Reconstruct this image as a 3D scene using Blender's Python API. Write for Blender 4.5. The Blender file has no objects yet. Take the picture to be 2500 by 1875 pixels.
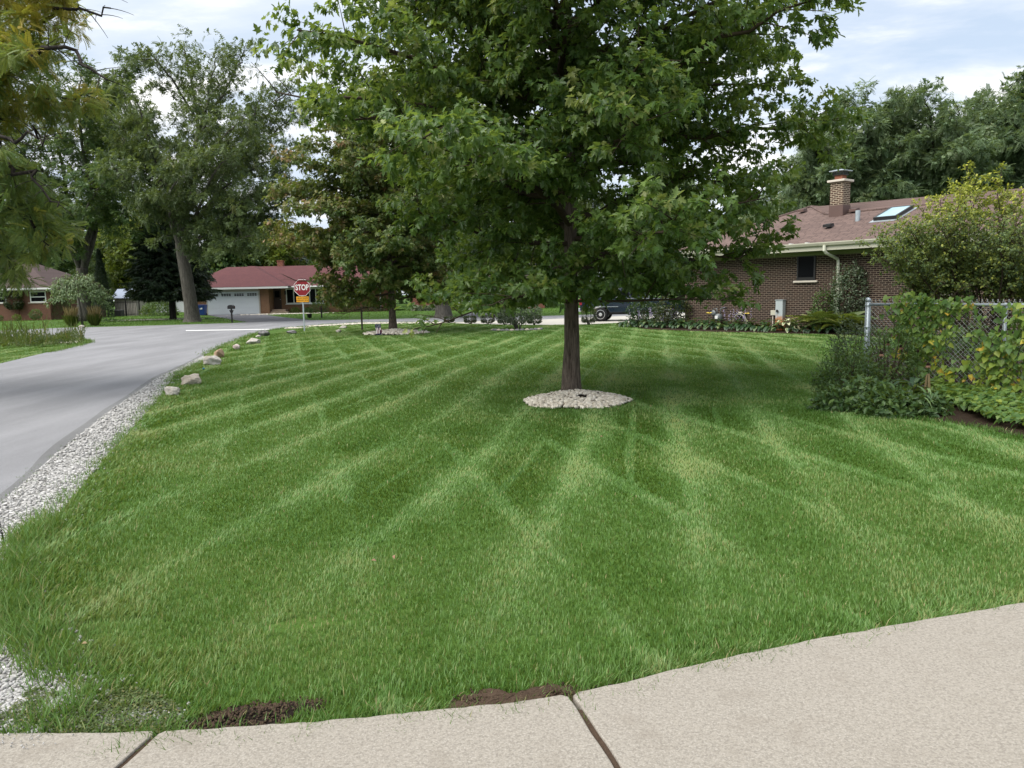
import bpy, math
import numpy as np
from mathutils import Vector, Matrix

# ------------------------------------------------------------------ camera, world, sun, exposure
S = bpy.context.scene
COL = S.collection
F, PITCH, ROLL, CAMH = 1878.0, math.radians(6.9), math.radians(1.2), 1.65
cd = bpy.data.cameras.new("camera"); cam = bpy.data.objects.new("camera", cd); COL.objects.link(cam)
cd.sensor_width = 36.0; cd.lens = 36.0 * F / 2500.0; cd.clip_start = 0.05; cd.clip_end = 2000
cam.matrix_world = Matrix.Translation((0, 0, CAMH)) @ Matrix.Rotation(math.pi / 2 - PITCH, 4, 'X') @ Matrix.Rotation(-ROLL, 4, 'Z')
S.camera = cam
SUN_EL, SUN_AZ = math.radians(57), math.radians(-118)         # veiled sun, high on the left and a little behind us
W = bpy.data.worlds.new("World"); S.world = W; W.use_nodes = True
def build_world():
    nt = W.node_tree; nd = nt.nodes; lk = nt.links; nd.clear()
    out = nd.new('ShaderNodeOutputWorld'); bg = nd.new('ShaderNodeBackground'); bg.inputs['Strength'].default_value = 0.10
    lk.new(bg.outputs[0], out.inputs[0])
    sky = nd.new('ShaderNodeTexSky'); sky.sky_type = 'NISHITA'; sky.sun_disc = False
    sky.sun_elevation = SUN_EL; sky.sun_rotation = SUN_AZ; sky.air_density = 1.0; sky.dust_density = 2.0
    tc = nd.new('ShaderNodeTexCoord'); sp = nd.new('ShaderNodeSeparateXYZ'); lk.new(tc.outputs['Generated'], sp.inputs[0])
    def m(op, a, b=None, c=None):
        n = nd.new('ShaderNodeMath'); n.operation = op
        for i, v in enumerate((a, b, c)):
            if v is None: continue
            if isinstance(v, (int, float)): n.inputs[i].default_value = v
            else: lk.new(v, n.inputs[i])
        return n.outputs[0]
    zz = m('MAXIMUM', m('ADD', sp.outputs[2], 0.12), 0.03)
    cb = nd.new('ShaderNodeCombineXYZ'); lk.new(m('DIVIDE', sp.outputs[0], zz), cb.inputs[0]); lk.new(m('DIVIDE', sp.outputs[1], zz), cb.inputs[1])
    def noise(scale, detail, rough, off, sx=1.0):
        mp = nd.new('ShaderNodeMapping'); lk.new(cb.outputs[0], mp.inputs[0]); mp.inputs['Location'].default_value = off
        mp.inputs['Scale'].default_value = (sx, 1, 1); mp.inputs['Rotation'].default_value = (0, 0, 0.35)
        n = nd.new('ShaderNodeTexNoise'); n.inputs['Scale'].default_value = scale; n.inputs['Detail'].default_value = detail
        n.inputs['Roughness'].default_value = rough; n.inputs['Distortion'].default_value = 0.25
        lk.new(mp.outputs[0], n.inputs['Vector']); return n.outputs[0]
    def ramp(v, stops):
        r = nd.new('ShaderNodeValToRGB'); lk.new(v, r.inputs[0]); e = r.color_ramp.elements
        while len(e) < len(stops): e.new(0.5)
        for el, (p, c) in zip(e, stops): el.position = p; el.color = c if len(c) == 4 else (*c, 1)
        return r.outputs[0]
    big = noise(0.9, 7, 0.55, (3.1, 1.7, 0), 0.7)
    fine = noise(2.3, 8, 0.6, (8.2, 4.4, 0), 0.55)
    cover = ramp(m('ADD', m('MULTIPLY', big, 0.65), m('MULTIPLY', fine, 0.35)), [(0.38, (0.72,) * 3), (0.47, (0.90,) * 3), (0.55, (1,) * 3)])
    tone = ramp(fine, [(0.36, (4.05, 4.7, 5.55)), (0.48, (4.75, 5.25, 5.95)), (0.56, (6.1, 6.3, 6.6)), (0.64, (7.4, 7.35, 7.3))])
    # brighter where the veiled sun stands
    sd = nd.new('ShaderNodeVectorMath'); sd.operation = 'DOT_PRODUCT'; lk.new(tc.outputs['Generated'], sd.inputs[0])
    sd.inputs[1].default_value = (math.sin(SUN_AZ) * math.cos(SUN_EL), math.cos(SUN_AZ) * math.cos(SUN_EL), math.sin(SUN_EL))
    glow = m('MULTIPLY_ADD', m('POWER', m('MAXIMUM', sd.outputs['Value'], 0.0), 4.0), 0.55, 0.86)
    vm = nd.new('ShaderNodeVectorMath'); vm.operation = 'SCALE'; lk.new(tone, vm.inputs[0]); lk.new(glow, vm.inputs['Scale'])
    mx = nd.new('ShaderNodeMix'); mx.data_type = 'RGBA'; lk.new(cover, mx.inputs[0]); lk.new(sky.outputs[0], mx.inputs[6]); lk.new(vm.outputs[0], mx.inputs[7])
    lk.new(mx.outputs[2], bg.inputs['Color'])
build_world()
sl = bpy.data.lights.new("sun", 'SUN'); sl.energy = 2.6; sl.angle = math.radians(60); sl.color = (1.0, 0.95, 0.87)
sun = bpy.data.objects.new("sun", sl); COL.objects.link(sun)
sun.rotation_euler = Vector((-math.sin(SUN_AZ) * math.cos(SUN_EL), -math.cos(SUN_AZ) * math.cos(SUN_EL), -math.sin(SUN_EL))).to_track_quat('-Z', 'Y').to_euler()
S.view_settings.view_transform = 'Standard'; S.view_settings.look = 'None'; S.view_settings.gamma = 1
S.view_settings.exposure = 1.05

# ------------------------------------------------------------------ helpers
rng = np.random.default_rng(11)
def ray(px, py):                       # photograph pixel -> direction in the world
    u = (px - 1250) / F; v = (937.5 - py) / F
    u, v = u * math.cos(ROLL) + v * math.sin(ROLL), -u * math.sin(ROLL) + v * math.cos(ROLL)
    return np.array([u, math.cos(PITCH) + v * math.sin(PITCH), -math.sin(PITCH) + v * math.cos(PITCH)])
def gp(px, py, z=0.0):                 # where that pixel meets the ground
    d = ray(px, py); t = (z - CAMH) / d[2]; return np.array([d[0] * t, d[1] * t, z])
def at(px, py, Y):                     # the point Y metres ahead behind that pixel
    d = ray(px, py); return np.array([0, 0, CAMH]) + d * (Y / d[1])
def nrm(v):
    v = np.asarray(v, float); return v / np.maximum(np.linalg.norm(v, axis=-1, keepdims=True), 1e-9)
def tag(o, label=None, cat=None, group=None, kind=None):
    if label: o['label'] = label
    if cat: o['category'] = cat
    if group: o['group'] = group
    if kind: o['kind'] = kind
    return o
def empty(name, loc=(0, 0, 0), rz=0.0, label=None, cat=None, group=None):
    o = bpy.data.objects.new(name, None); COL.objects.link(o); o.location = tuple(loc); o.rotation_euler = (0, 0, rz)
    o.empty_display_size = 0.2
    return tag(o, label, cat, group)
def link(name, me, m, parent=None, loc=None):
    o = bpy.data.objects.new(name, me); COL.objects.link(o)
    if m is not None: me.materials.append(m)
    if parent is not None: o.parent = parent
    if loc is not None: o.location = tuple(loc)
    return o
def np_obj(name, V, loops, sizes, m, parent=None, attrs=None, smooth=False, loc=None):
    me = bpy.data.meshes.new(name); V = np.asarray(V, np.float32); loops = np.asarray(loops, np.int32); sizes = np.asarray(sizes, np.int32)
    me.vertices.add(len(V)); me.vertices.foreach_set('co', V.ravel())
    me.loops.add(len(loops)); me.loops.foreach_set('vertex_index', loops)
    me.polygons.add(len(sizes)); st = np.zeros(len(sizes), np.int32); st[1:] = np.cumsum(sizes)[:-1]
    me.polygons.foreach_set('loop_start', st)
    if smooth: me.polygons.foreach_set('use_smooth', np.ones(len(sizes), bool))
    for k, a in (attrs or {}).items():
        at_ = me.attributes.new(k, 'FLOAT', 'POINT'); at_.data.foreach_set('value', np.asarray(a, np.float32))
    me.update(calc_edges=True)
    return link(name, me, m, parent, loc)
class MB:
    def __init__(s): s.v = []; s.f = []
    def add(s, V, Fs):
        b = len(s.v); s.v.extend([tuple(map(float, p)) for p in V]); s.f.extend([[b + i for i in f] for f in Fs]); return s
    def box(s, x0, x1, y0, y1, z0, z1, M=None):
        V = [(x, y, z) for z in (z0, z1) for y in (y0, y1) for x in (x0, x1)]
        if M is not None: V = [tuple(M @ Vector(p)) for p in V]
        return s.add(V, [(0, 2, 3, 1), (4, 5, 7, 6), (0, 1, 5, 4), (2, 6, 7, 3), (0, 4, 6, 2), (1, 3, 7, 5)])
    def bar(s, a, b, w, h=None):            # square bar between two points
        return s.tube([a, b], [w * 0.707] * 2, 4)
    def tube(s, P, R, n=8, cap=True):
        P = np.asarray(P, float); R = np.broadcast_to(np.asarray(R, float), (len(P),))
        T = np.gradient(P, axis=0); T = nrm(T)
        ref = np.array([0, 0, 1.0]) if abs(T[0][2]) < 0.9 else np.array([1.0, 0, 0])
        a = np.arange(n) * 2 * math.pi / n + math.pi / n; V = []
        N = nrm(np.cross(T[0], ref))
        for p, t, r in zip(P, T, R):
            N = nrm(N - t * np.dot(N, t)); Bn = np.cross(t, N)
            V.append(p + r * (np.cos(a)[:, None] * N + np.sin(a)[:, None] * Bn))
        V = np.concatenate(V); Fs = []
        for i in range(len(P) - 1):
            for k in range(n):
                k2 = (k + 1) % n; Fs.append((i * n + k, i * n + k2, i * n + n + k2, i * n + n + k))
        if cap: Fs.append(tuple(range(n - 1, -1, -1))); Fs.append(tuple((len(P) - 1) * n + k for k in range(n)))
        return s.add(V, Fs)
    def prism(s, poly, z0, z1):
        n = len(poly); V = [(p[0], p[1], z0) for p in poly] + [(p[0], p[1], z1) for p in poly]
        return s.add(V, [tuple(range(n - 1, -1, -1)), tuple(range(n, 2 * n))] + [(i, (i + 1) % n, n + (i + 1) % n, n + i) for i in range(n)])
    def lathe(s, prof, c=(0, 0, 0), n=20, axis='z', cap=True):
        V = []
        for r, h in prof:
            for k in range(n):
                a = 2 * math.pi * k / n; p = (r * math.cos(a), r * math.sin(a), h)
                if axis == 'y': p = (p[0], p[2], p[1])
                if axis == 'x': p = (p[2], p[0], p[1])
                V.append((c[0] + p[0], c[1] + p[1], c[2] + p[2]))
        Fs = [(i * n + k, i * n + (k + 1) % n, (i + 1) * n + (k + 1) % n, (i + 1) * n + k) for i in range(len(prof) - 1) for k in range(n)]
        if cap: Fs += [tuple(range(n - 1, -1, -1)), tuple((len(prof) - 1) * n + k for k in range(n))]
        return s.add(V, Fs)
    def build(s, name, m, parent=None, smooth=False, loc=None, bevel=0):
        me = bpy.data.meshes.new(name); me.from_pydata(s.v, [], s.f); me.update()
        if smooth: me.polygons.foreach_set('use_smooth', np.ones(len(me.polygons), bool))
        o = link(name, me, m, parent, loc)
        if bevel:
            b = o.modifiers.new('bevel', 'BEVEL'); b.width = bevel; b.segments = 2; b.limit_method = 'ANGLE'
        return o
def inpoly(x, y, poly):
    poly = np.asarray(poly)[:, :2]; r = np.zeros(x.shape, bool); n = len(poly)
    for i in range(n):
        x1, y1 = poly[i]; x2, y2 = poly[(i + 1) % n]
        c = ((y1 > y) != (y2 > y)); 
        with np.errstate(divide='ignore', invalid='ignore'):
            r ^= c & (x < (x2 - x1) * (y - y1) / (y2 - y1) + x1)
    return r
def seg_dist(x, y, line):                   # distance to a polyline
    d = np.full(x.shape, 1e9); L = np.asarray(line)[:, :2]
    for a, b in zip(L[:-1], L[1:]):
        ab = b - a; t = np.clip(((x - a[0]) * ab[0] + (y - a[1]) * ab[1]) / max(ab @ ab, 1e-9), 0, 1)
        d = np.minimum(d, np.hypot(x - a[0] - t * ab[0], y - a[1] - t * ab[1]))
    return d
_tab = np.random.default_rng(5).random((256, 256))
def vn(x, y):                               # smooth value noise, 0..1
    xi = np.floor(x).astype(int); yi = np.floor(y).astype(int); fx = x - xi; fy = y - yi
    fx = fx * fx * (3 - 2 * fx); fy = fy * fy * (3 - 2 * fy); g = lambda i, j: _tab[i % 256, j % 256]
    return (g(xi, yi) * (1 - fx) + g(xi + 1, yi) * fx) * (1 - fy) + (g(xi, yi + 1) * (1 - fx) + g(xi + 1, yi + 1) * fx) * fy
def fbm(x, y): return (vn(x, y) + 0.5 * vn(2.1 * x + 7, 2.1 * y + 3) + 0.25 * vn(4.3 * x + 1, 4.3 * y + 9)) / 1.75
def smooth_line(P, n=8):                    # Catmull-Rom through points
    P = np.asarray(P, float); Q = np.vstack([2 * P[0] - P[1], P, 2 * P[-1] - P[-2]]); out = []
    for i in range(1, len(Q) - 2):
        for t in np.arange(n) / n:
            a, b, c, d = Q[i - 1], Q[i], Q[i + 1], Q[i + 2]
            out.append(0.5 * (2 * b + (c - a) * t + (2 * a - 5 * b + 4 * c - d) * t * t + (3 * b - a - 3 * c + d) * t ** 3))
    out.append(P[-1]); return np.array(out)
def bez(a, b, c, n):
    t = np.linspace(0, 1, n)[:, None]; return (1 - t) ** 2 * np.asarray(a) + 2 * t * (1 - t) * np.asarray(b) + t * t * np.asarray(c)

# ------------------------------------------------------------------ materials
class NT:
    def __init__(s, name):
        s.m = bpy.data.materials.new(name); s.m.use_nodes = True; s.t = s.m.node_tree; s.n = s.t.nodes; s.n.clear()
        s.out = s.n.new('ShaderNodeOutputMaterial')
    def new(s, ty, **kw):
        n = s.n.new(ty)
        for k, v in kw.items(): setattr(n, k, v)
        return n
    def set(s, sock, v):
        if isinstance(v, bpy.types.NodeSocket): s.t.links.new(v, sock)
        elif v is not None:
            if sock.type == 'RGBA' and not isinstance(v, (int, float)) and len(v) == 3: v = (*v, 1)
            sock.default_value = v
    def math(s, op, a, b=None, c=None):
        n = s.new('ShaderNodeMath', operation=op)
        for i, v in enumerate((a, b, c)): s.set(n.inputs[i], v)
        return n.outputs[0]
    def mix(s, f, a, b, bt='MIX'):
        n = s.new('ShaderNodeMix', data_type='RGBA', blend_type=bt); s.set(n.inputs[0], f); s.set(n.inputs[6], a); s.set(n.inputs[7], b); return n.outputs[2]
    def noise(s, vec, scale, detail=4, rough=0.55, dist=0.0):
        n = s.new('ShaderNodeTexNoise'); s.set(n.inputs['Vector'], vec); n.inputs['Scale'].default_value = scale
        n.inputs['Detail'].default_value = detail; n.inputs['Roughness'].default_value = rough; n.inputs['Distortion'].default_value = dist; return n.outputs[0]
    def ramp(s, v, stops):
        r = s.new('ShaderNodeValToRGB'); s.set(r.inputs[0], v); e = r.color_ramp.elements
        while len(e) < len(stops): e.new(0.5)
        for el, (p, c) in zip(e, stops): el.position = p; el.color = (c, c, c, 1) if isinstance(c, (int, float)) else (*c, 1)
        return r.outputs[0]
    def mapping(s, vec, scale=(1, 1, 1), rot=(0, 0, 0)):
        n = s.new('ShaderNodeMapping'); s.set(n.inputs[0], vec); n.inputs['Scale'].default_value = scale; n.inputs['Rotation'].default_value = rot; return n.outputs[0]
    def obj(s): return s.new('ShaderNodeTexCoord').outputs['Object']
    def pos(s): return s.new('ShaderNodeNewGeometry').outputs['Position']
    def attr(s, name): return s.new('ShaderNodeAttribute', attribute_name=name).outputs['Fac']
    def bump(s, h, strength=0.3, dist=0.01):
        b = s.new('ShaderNodeBump'); s.set(b.inputs['Height'], h); b.inputs['Strength'].default_value = strength; b.inputs['Distance'].default_value = dist; return b.outputs[0]
    def bsdf(s, color, rough=0.6, spec=0.3, metal=0.0, normal=None, coat=0.0):
        p = s.new('ShaderNodeBsdfPrincipled'); s.set(p.inputs['Base Color'], color); s.set(p.inputs['Roughness'], rough); s.set(p.inputs['Metallic'], metal)
        p.inputs['Specular IOR Level'].default_value = spec; p.inputs['Coat Weight'].default_value = coat
        if normal is not None: s.set(p.inputs['Normal'], normal)
        return p.outputs[0]
    def done(s, sh): s.t.links.new(sh, s.out.inputs[0]); return s.m
def plain(name, c, rough=0.5, spec=0.4, metal=0.0, var=0.12, scale=6.0, coat=0.0, bump=0.0):
    t = NT(name); v = t.obj(); n = t.noise(v, scale, 5)
    col = t.mix(n, tuple(x * (1 - var) for x in c), tuple(min(1, x * (1 + var)) for x in c))
    return t.done(t.bsdf(col, rough, spec, metal, t.bump(t.noise(v, scale * 6, 4), bump, 0.01) if bump else None, coat))
def leafmat(name, stops, transl=0.42, rough=0.45, spec=0.35):
    t = NT(name); col = t.ramp(t.attr('tint'), stops)
    tr = t.new('ShaderNodeBsdfTranslucent'); t.set(tr.inputs[0], t.mix(0.5, col, (0.30, 0.38, 0.04), 'MIX'))
    ms = t.new('ShaderNodeMixShader'); ms.inputs[0].default_value = transl
    t.t.links.new(t.bsdf(col, rough, spec), ms.inputs[1]); t.t.links.new(tr.outputs[0], ms.inputs[2])
    return t.done(ms.outputs[0])
def bark(name, c1, c2, sx=9.0, sz=1.2, bump=0.8):
    t = NT(name); v = t.mapping(t.obj(), (sx, sx, sz)); n = t.noise(v, 3.0, 8, 0.65, 0.6); n2 = t.noise(t.obj(), 2.2, 4)
    col = t.mix(t.ramp(n, [(0.35, 0.0), (0.62, 1.0)]), c1, c2); col = t.mix(t.math('MULTIPLY', n2, 0.35), col, tuple(x * 0.6 for x in c1))
    return t.done(t.bsdf(col, 0.85, 0.15, 0, t.bump(n, bump, 0.03)))
def brickmat(name, c1, c2, mortar, w=0.203, h=0.0677, ms=0.011, scale=1.0):
    t = NT(name); sp = t.new('ShaderNodeSeparateXYZ'); t.set(sp.inputs[0], t.obj())
    cb = t.new('ShaderNodeCombineXYZ'); t.set(cb.inputs[0], t.math('ADD', sp.outputs[0], sp.outputs[1])); t.set(cb.inputs[1], sp.outputs[2])
    b = t.new('ShaderNodeTexBrick'); t.set(b.inputs['Vector'], cb.outputs[0]); b.inputs['Scale'].default_value = 1.0
    b.inputs['Brick Width'].default_value = w * scale; b.inputs['Row Height'].default_value = h * scale; b.inputs['Mortar Size'].default_value = ms * scale
    b.inputs['Mortar Smooth'].default_value = 0.2; b.inputs['Bias'].default_value = 0.0
    t.set(b.inputs['Color1'], c1); t.set(b.inputs['Color2'], c2); t.set(b.inputs['Mortar'], mortar)
    g = t.noise(cb.outputs[0], 1.3, 5); col = t.mix(t.math('MULTIPLY', g, 0.5), b.outputs['Color'], t.mix(0.45, b.outputs['Color'], (0.02, 0.015, 0.012)))
    g2 = t.noise(cb.outputs[0], 40.0, 3); col = t.mix(t.math('MULTIPLY', g2, 0.25), col, (0.02, 0.016, 0.014))
    return t.done(t.bsdf(col, 0.85, 0.2, 0, t.bump(t.math('SUBTRACT', 1.0, b.outputs['Fac']), 0.5, 0.01)))
def shingle(name, c1, c2, gap, axis=0, pitch=0.45, w=0.30, h=0.14):
    t = NT(name); sp = t.new('ShaderNodeSeparateXYZ'); t.set(sp.inputs[0], t.obj())
    cb = t.new('ShaderNodeCombineXYZ'); t.set(cb.inputs[0], sp.outputs[axis]); t.set(cb.inputs[1], t.math('MULTIPLY', sp.outputs[2], math.sqrt(1 + pitch ** 2) / pitch))
    b = t.new('ShaderNodeTexBrick'); t.set(b.inputs['Vector'], cb.outputs[0]); b.inputs['Scale'].default_value = 1.0; b.offset = 0.37; b.squash = 1.35; b.squash_frequency = 3
    b.inputs['Brick Width'].default_value = w; b.inputs['Row Height'].default_value = h; b.inputs['Mortar Size'].default_value = 0.016; b.inputs['Mortar Smooth'].default_value = 0.5
    t.set(b.inputs['Color1'], c1); t.set(b.inputs['Color2'], c2); t.set(b.inputs['Mortar'], gap)
    g = t.noise(t.obj(), 0.5, 5); col = t.mix(t.math('MULTIPLY', g, 0.4), b.outputs['Color'], tuple(x * 0.72 for x in c1))
    g2 = t.noise(t.obj(), 60.0, 2); col = t.mix(t.math('MULTIPLY', g2, 0.3), col, tuple(min(1, x * 1.5) for x in c2))
    return t.done(t.bsdf(col, 0.9, 0.15, 0, t.bump(t.math('SUBTRACT', 1.0, b.outputs['Fac']), 0.4, 0.01)))
def glassmat(name, c=(0.003, 0.0035, 0.004), rough=0.06):
    t = NT(name); n = t.noise(t.obj(), 1.2, 3)
    return t.done(t.bsdf(t.mix(n, c, tuple(x * 2.2 for x in c)), rough, 0.03, 0.0))

def mat_ground():
    t = NT('lawn_ground'); p = t.pos()
    a = t.noise(p, 0.35, 5); b = t.noise(p, 3.0, 6, 0.65); c = t.noise(t.mapping(p, (1, 0.45, 1)), 26.0, 5, 0.7)
    col = t.mix(a, (0.040, 0.088, 0.012), (0.075, 0.135, 0.024)); col = t.mix(t.ramp(b, [(0.35, 0.0), (0.7, 0.7)]), col, (0.040, 0.082, 0.010))
    col = t.mix(t.ramp(c, [(0.4, 0.0), (0.7, 0.6)]), col, (0.10, 0.17, 0.045))
    return t.done(t.bsdf(col, 0.9, 0.1, 0, t.bump(c, 0.6, 0.04)))
def mat_asphalt(name, c1, c2):
    t = NT(name); p = t.pos(); a = t.noise(p, 0.25, 5); s_ = t.noise(t.mapping(p, (0.9, 0.16, 1), (0, 0, -0.28)), 1.3, 4, 0.6); g = t.noise(p, 130.0, 3, 0.8); g2 = t.noise(p, 38.0, 4, 0.7)
    col = t.mix(a, c1, c2); col = t.mix(t.ramp(s_, [(0.42, 0.0), (0.66, 0.55)]), col, tuple(min(1, x * 1.4) for x in c2))
    col = t.mix(t.ramp(g, [(0.42, 0.0), (0.62, 0.5)]), col, tuple(x * 0.4 for x in c1)); col = t.mix(t.ramp(g2, [(0.55, 0.0), (0.75, 0.3)]), col, tuple(min(1, x * 1.5) for x in c2))
    return t.done(t.bsdf(col, 0.8, 0.25, 0, t.bump(g, 0.4, 0.006)))
def mat_concrete():
    t = NT('concrete'); p = t.pos(); a = t.noise(p, 0.8, 5); g = t.noise(p, 70.0, 4, 0.8); h = t.noise(p, 130.0, 2, 0.6); st = t.noise(p, 5.5, 6, 0.65)
    col = t.mix(a, (0.255, 0.232, 0.196), (0.30, 0.273, 0.234)); col = t.mix(t.ramp(g, [(0.40, 0.42), (0.56, 0.0)]), col, (0.085, 0.073, 0.060))
    col = t.mix(t.ramp(h, [(0.50, 0.0), (0.68, 0.45)]), col, (0.42, 0.395, 0.355)); col = t.mix(t.ramp(st, [(0.54, 0.0), (0.72, 0.45)]), col, (0.19, 0.165, 0.135))
    vo = t.new('ShaderNodeTexVoronoi'); t.set(vo.inputs['Vector'], p); vo.inputs['Scale'].default_value = 2.6
    col = t.mix(t.ramp(vo.outputs['Distance'], [(0.02, 0.6), (0.05, 0.0)]), col, (0.20, 0.16, 0.15))
    return t.done(t.bsdf(col, 0.88, 0.2, 0, t.bump(g, 0.5, 0.004)))
def mat_gravelbed(name, c1, c2, scale):
    t = NT(name); p = t.pos(); vo = t.new('ShaderNodeTexVoronoi'); t.set(vo.inputs['Vector'], p); vo.inputs['Scale'].default_value = scale
    sp = t.new('ShaderNodeSeparateColor'); t.set(sp.inputs[0], vo.outputs['Color'])
    col = t.mix(sp.outputs[0], c1, c2); col = t.mix(t.ramp(vo.outputs['Distance'], [(0.35, 0.0), (0.75, 0.8)]), col, (0.06, 0.055, 0.045))
    return t.done(t.bsdf(col, 0.85, 0.2, 0, t.bump(t.math('SUBTRACT', 1.0, vo.outputs['Distance']), 0.8, 0.02)))
def mat_stone(name, c1, c2, dark):
    t = NT(name); a = t.attr('tint'); n = t.noise(t.obj(), 14.0, 5)
    col = t.ramp(a, [(0.0, dark), (0.12, c1), (1.0, c2)]); col = t.mix(t.math('MULTIPLY', n, 0.35), col, tuple(x * 0.6 for x in c1))
    return t.done(t.bsdf(col, 0.75, 0.25))
def mat_rock(name, c1, c2):
    t = NT(name); o = t.obj(); n = t.noise(o, 5.0, 8, 0.65, 0.4); n2 = t.noise(o, 22.0, 5)
    col = t.mix(t.ramp(n, [(0.35, 0.0), (0.65, 1.0)]), c1, c2); col = t.mix(t.math('MULTIPLY', n2, 0.35), col, tuple(x * 0.5 for x in c1))
    return t.done(t.bsdf(col, 0.85, 0.2, 0, t.bump(n, 0.7, 0.05)))
def mat_soil(name, c1, c2):
    t = NT(name); p = t.pos(); n = t.noise(p, 30.0, 8, 0.75); n2 = t.noise(p, 4.0, 4); col = t.mix(n, c1, c2); col = t.mix(t.math('MULTIPLY', n2, 0.4), col, c1)
    return t.done(t.bsdf(col, 0.95, 0.05, 0, t.bump(n, 1.0, 0.02)))
M = {}
M['ground'] = mat_ground()
M['asphalt'] = mat_asphalt('road_asphalt', (0.185, 0.185, 0.195), (0.235, 0.235, 0.245))
M['roadedge'] = mat_asphalt('worn_asphalt_edge', (0.095, 0.095, 0.097), (0.19, 0.19, 0.19))
M['drive'] = mat_asphalt('driveway_asphalt', (0.065, 0.065, 0.072), (0.125, 0.125, 0.135))
M['concrete'] = mat_concrete()
M['paleconc'] = plain('pale_concrete', (0.42, 0.40, 0.355), 0.85, 0.2, 0, 0.15, 1.5)
M['paint'] = plain('road_paint', (0.80, 0.80, 0.78), 0.7, 0.3, 0, 0.08, 3)
M['gravel'] = mat_gravelbed('gravel_bed', (0.30, 0.295, 0.28), (0.62, 0.61, 0.60), 32)
M['soil'] = mat_soil('dark_soil', (0.010, 0.008, 0.007), (0.045, 0.034, 0.027))
M['soilb'] = mat_soil('brown_soil', (0.045, 0.030, 0.020), (0.14, 0.10, 0.072))
M['mulch'] = mat_soil('mulch_bed', (0.02, 0.014, 0.010), (0.06, 0.042, 0.03))
M['pebble'] = mat_stone('pebbles', (0.46, 0.41, 0.33), (0.76, 0.71, 0.62), (0.08, 0.06, 0.045))
M['chip'] = mat_stone('gravel_chips', (0.22, 0.215, 0.205), (0.50, 0.49, 0.475), (0.07, 0.065, 0.06))
M['rock_white'] = mat_rock('rock_white', (0.32, 0.29, 0.245), (0.62, 0.59, 0.55))
M['rock_tan'] = mat_rock('rock_tan', (0.33, 0.28, 0.22), (0.58, 0.53, 0.46))
M['rock_orange'] = mat_rock('rock_orange', (0.26, 0.17, 0.11), (0.44, 0.32, 0.23))
M['rock_grey'] = mat_rock('rock_grey', (0.11, 0.11, 0.11), (0.30, 0.29, 0.29))
M['rock_pink'] = mat_rock('rock_pink', (0.36, 0.28, 0.26), (0.62, 0.54, 0.51))
M['bark'] = bark('maple_bark', (0.050, 0.038, 0.029), (0.22, 0.175, 0.142), 14, 1.3, 1.0)
M['bark_grey'] = bark('grey_bark', (0.050, 0.045, 0.038), (0.15, 0.14, 0.12), 6, 0.8)
M['bark_dark'] = bark('dark_bark', (0.012, 0.010, 0.009), (0.045, 0.038, 0.032), 5, 0.8)
M['twig'] = plain('twig_bark', (0.060, 0.045, 0.032), 0.8, 0.15, 0, 0.3, 9)
M['brick_dark'] = brickmat('dark_brick', (0.042, 0.022, 0.016), (0.018, 0.011, 0.009), (0.27, 0.215, 0.165), ms=0.0085)
M['brick_chim'] = brickmat('chimney_brick', (0.085, 0.038, 0.026), (0.045, 0.022, 0.018), (0.52, 0.44, 0.32), ms=0.012)
M['brick_tan'] = brickmat('tan_brick', (0.26, 0.130, 0.068), (0.20, 0.092, 0.05), (0.28, 0.19, 0.13))
M['brick_red'] = brickmat('red_brick', (0.30, 0.095, 0.060), (0.22, 0.07, 0.048), (0.34, 0.20, 0.15))
M['brick_left'] = brickmat('brown_red_brick', (0.20, 0.088, 0.055), (0.155, 0.067, 0.043), (0.20, 0.125, 0.09))
M['roof_r'] = shingle('brown_shingle', (0.165, 0.115, 0.100), (0.105, 0.074, 0.066), (0.020, 0.014, 0.013), 0, .35, .33, .17)
M['roof_rs'] = shingle('brown_shingle_side', (0.135, 0.093, 0.081), (0.105, 0.073, 0.064), (0.028, 0.020, 0.018), 1, .6, .33, .17)
M['roof_far'] = shingle('red_shingle', (0.120, 0.050, 0.050), (0.092, 0.039, 0.042), (0.06, 0.027, 0.03), 0)
M['roof_left'] = shingle('grey_brown_shingle', (0.095, 0.068, 0.064), (0.075, 0.055, 0.053), (0.045, 0.034, 0.034), 0)
M['white'] = plain('white_paint', (0.66, 0.67, 0.66), 0.5, 0.4, 0, 0.05, 2)
M['garage'] = plain('garage_white', (0.50, 0.54, 0.57), 0.5, 0.4, 0, 0.05, 1.5)
M['cream'] = plain('cream_trim', (0.46, 0.445, 0.36), 0.5, 0.35, 0, 0.08, 2)
M['sage'] = plain('sage_soffit', (0.20, 0.215, 0.105), 0.7, 0.2, 0, 0.08, 2)
M['beige'] = plain('beige_soffit', (0.34, 0.32, 0.28), 0.7, 0.2, 0, 0.08, 2)
M['glass'] = glassmat('dark_glass'); M['blue_glass'] = glassmat('sky_glass', (0.18, 0.26, 0.29), 0.12)
M['black'] = plain('black_frame', (0.015, 0.014, 0.014), 0.45, 0.4, 0, 0.2)
M['dark_metal'] = plain('dark_metal', (0.035, 0.035, 0.036), 0.4, 0.4, 0.5, 0.2)
M['brown_metal'] = plain('brown_flashing', (0.115, 0.072, 0.062), 0.5, 0.35, 0.1, 0.1, 3)
M['galv'] = plain('galvanized', (0.42, 0.47, 0.50), 0.42, 0.5, 0.55, 0.22, 9)
M['wire'] = plain('fence_wire', (0.50, 0.52, 0.53), 0.45, 0.5, 0.5, 0.15, 9)
M['lime'] = plain('limestone', (0.55, 0.50, 0.43), 0.8, 0.2, 0, 0.12, 6)
M['clay'] = plain('clay_flue', (0.24, 0.095, 0.06), 0.8, 0.2, 0, 0.15, 9)
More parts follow.
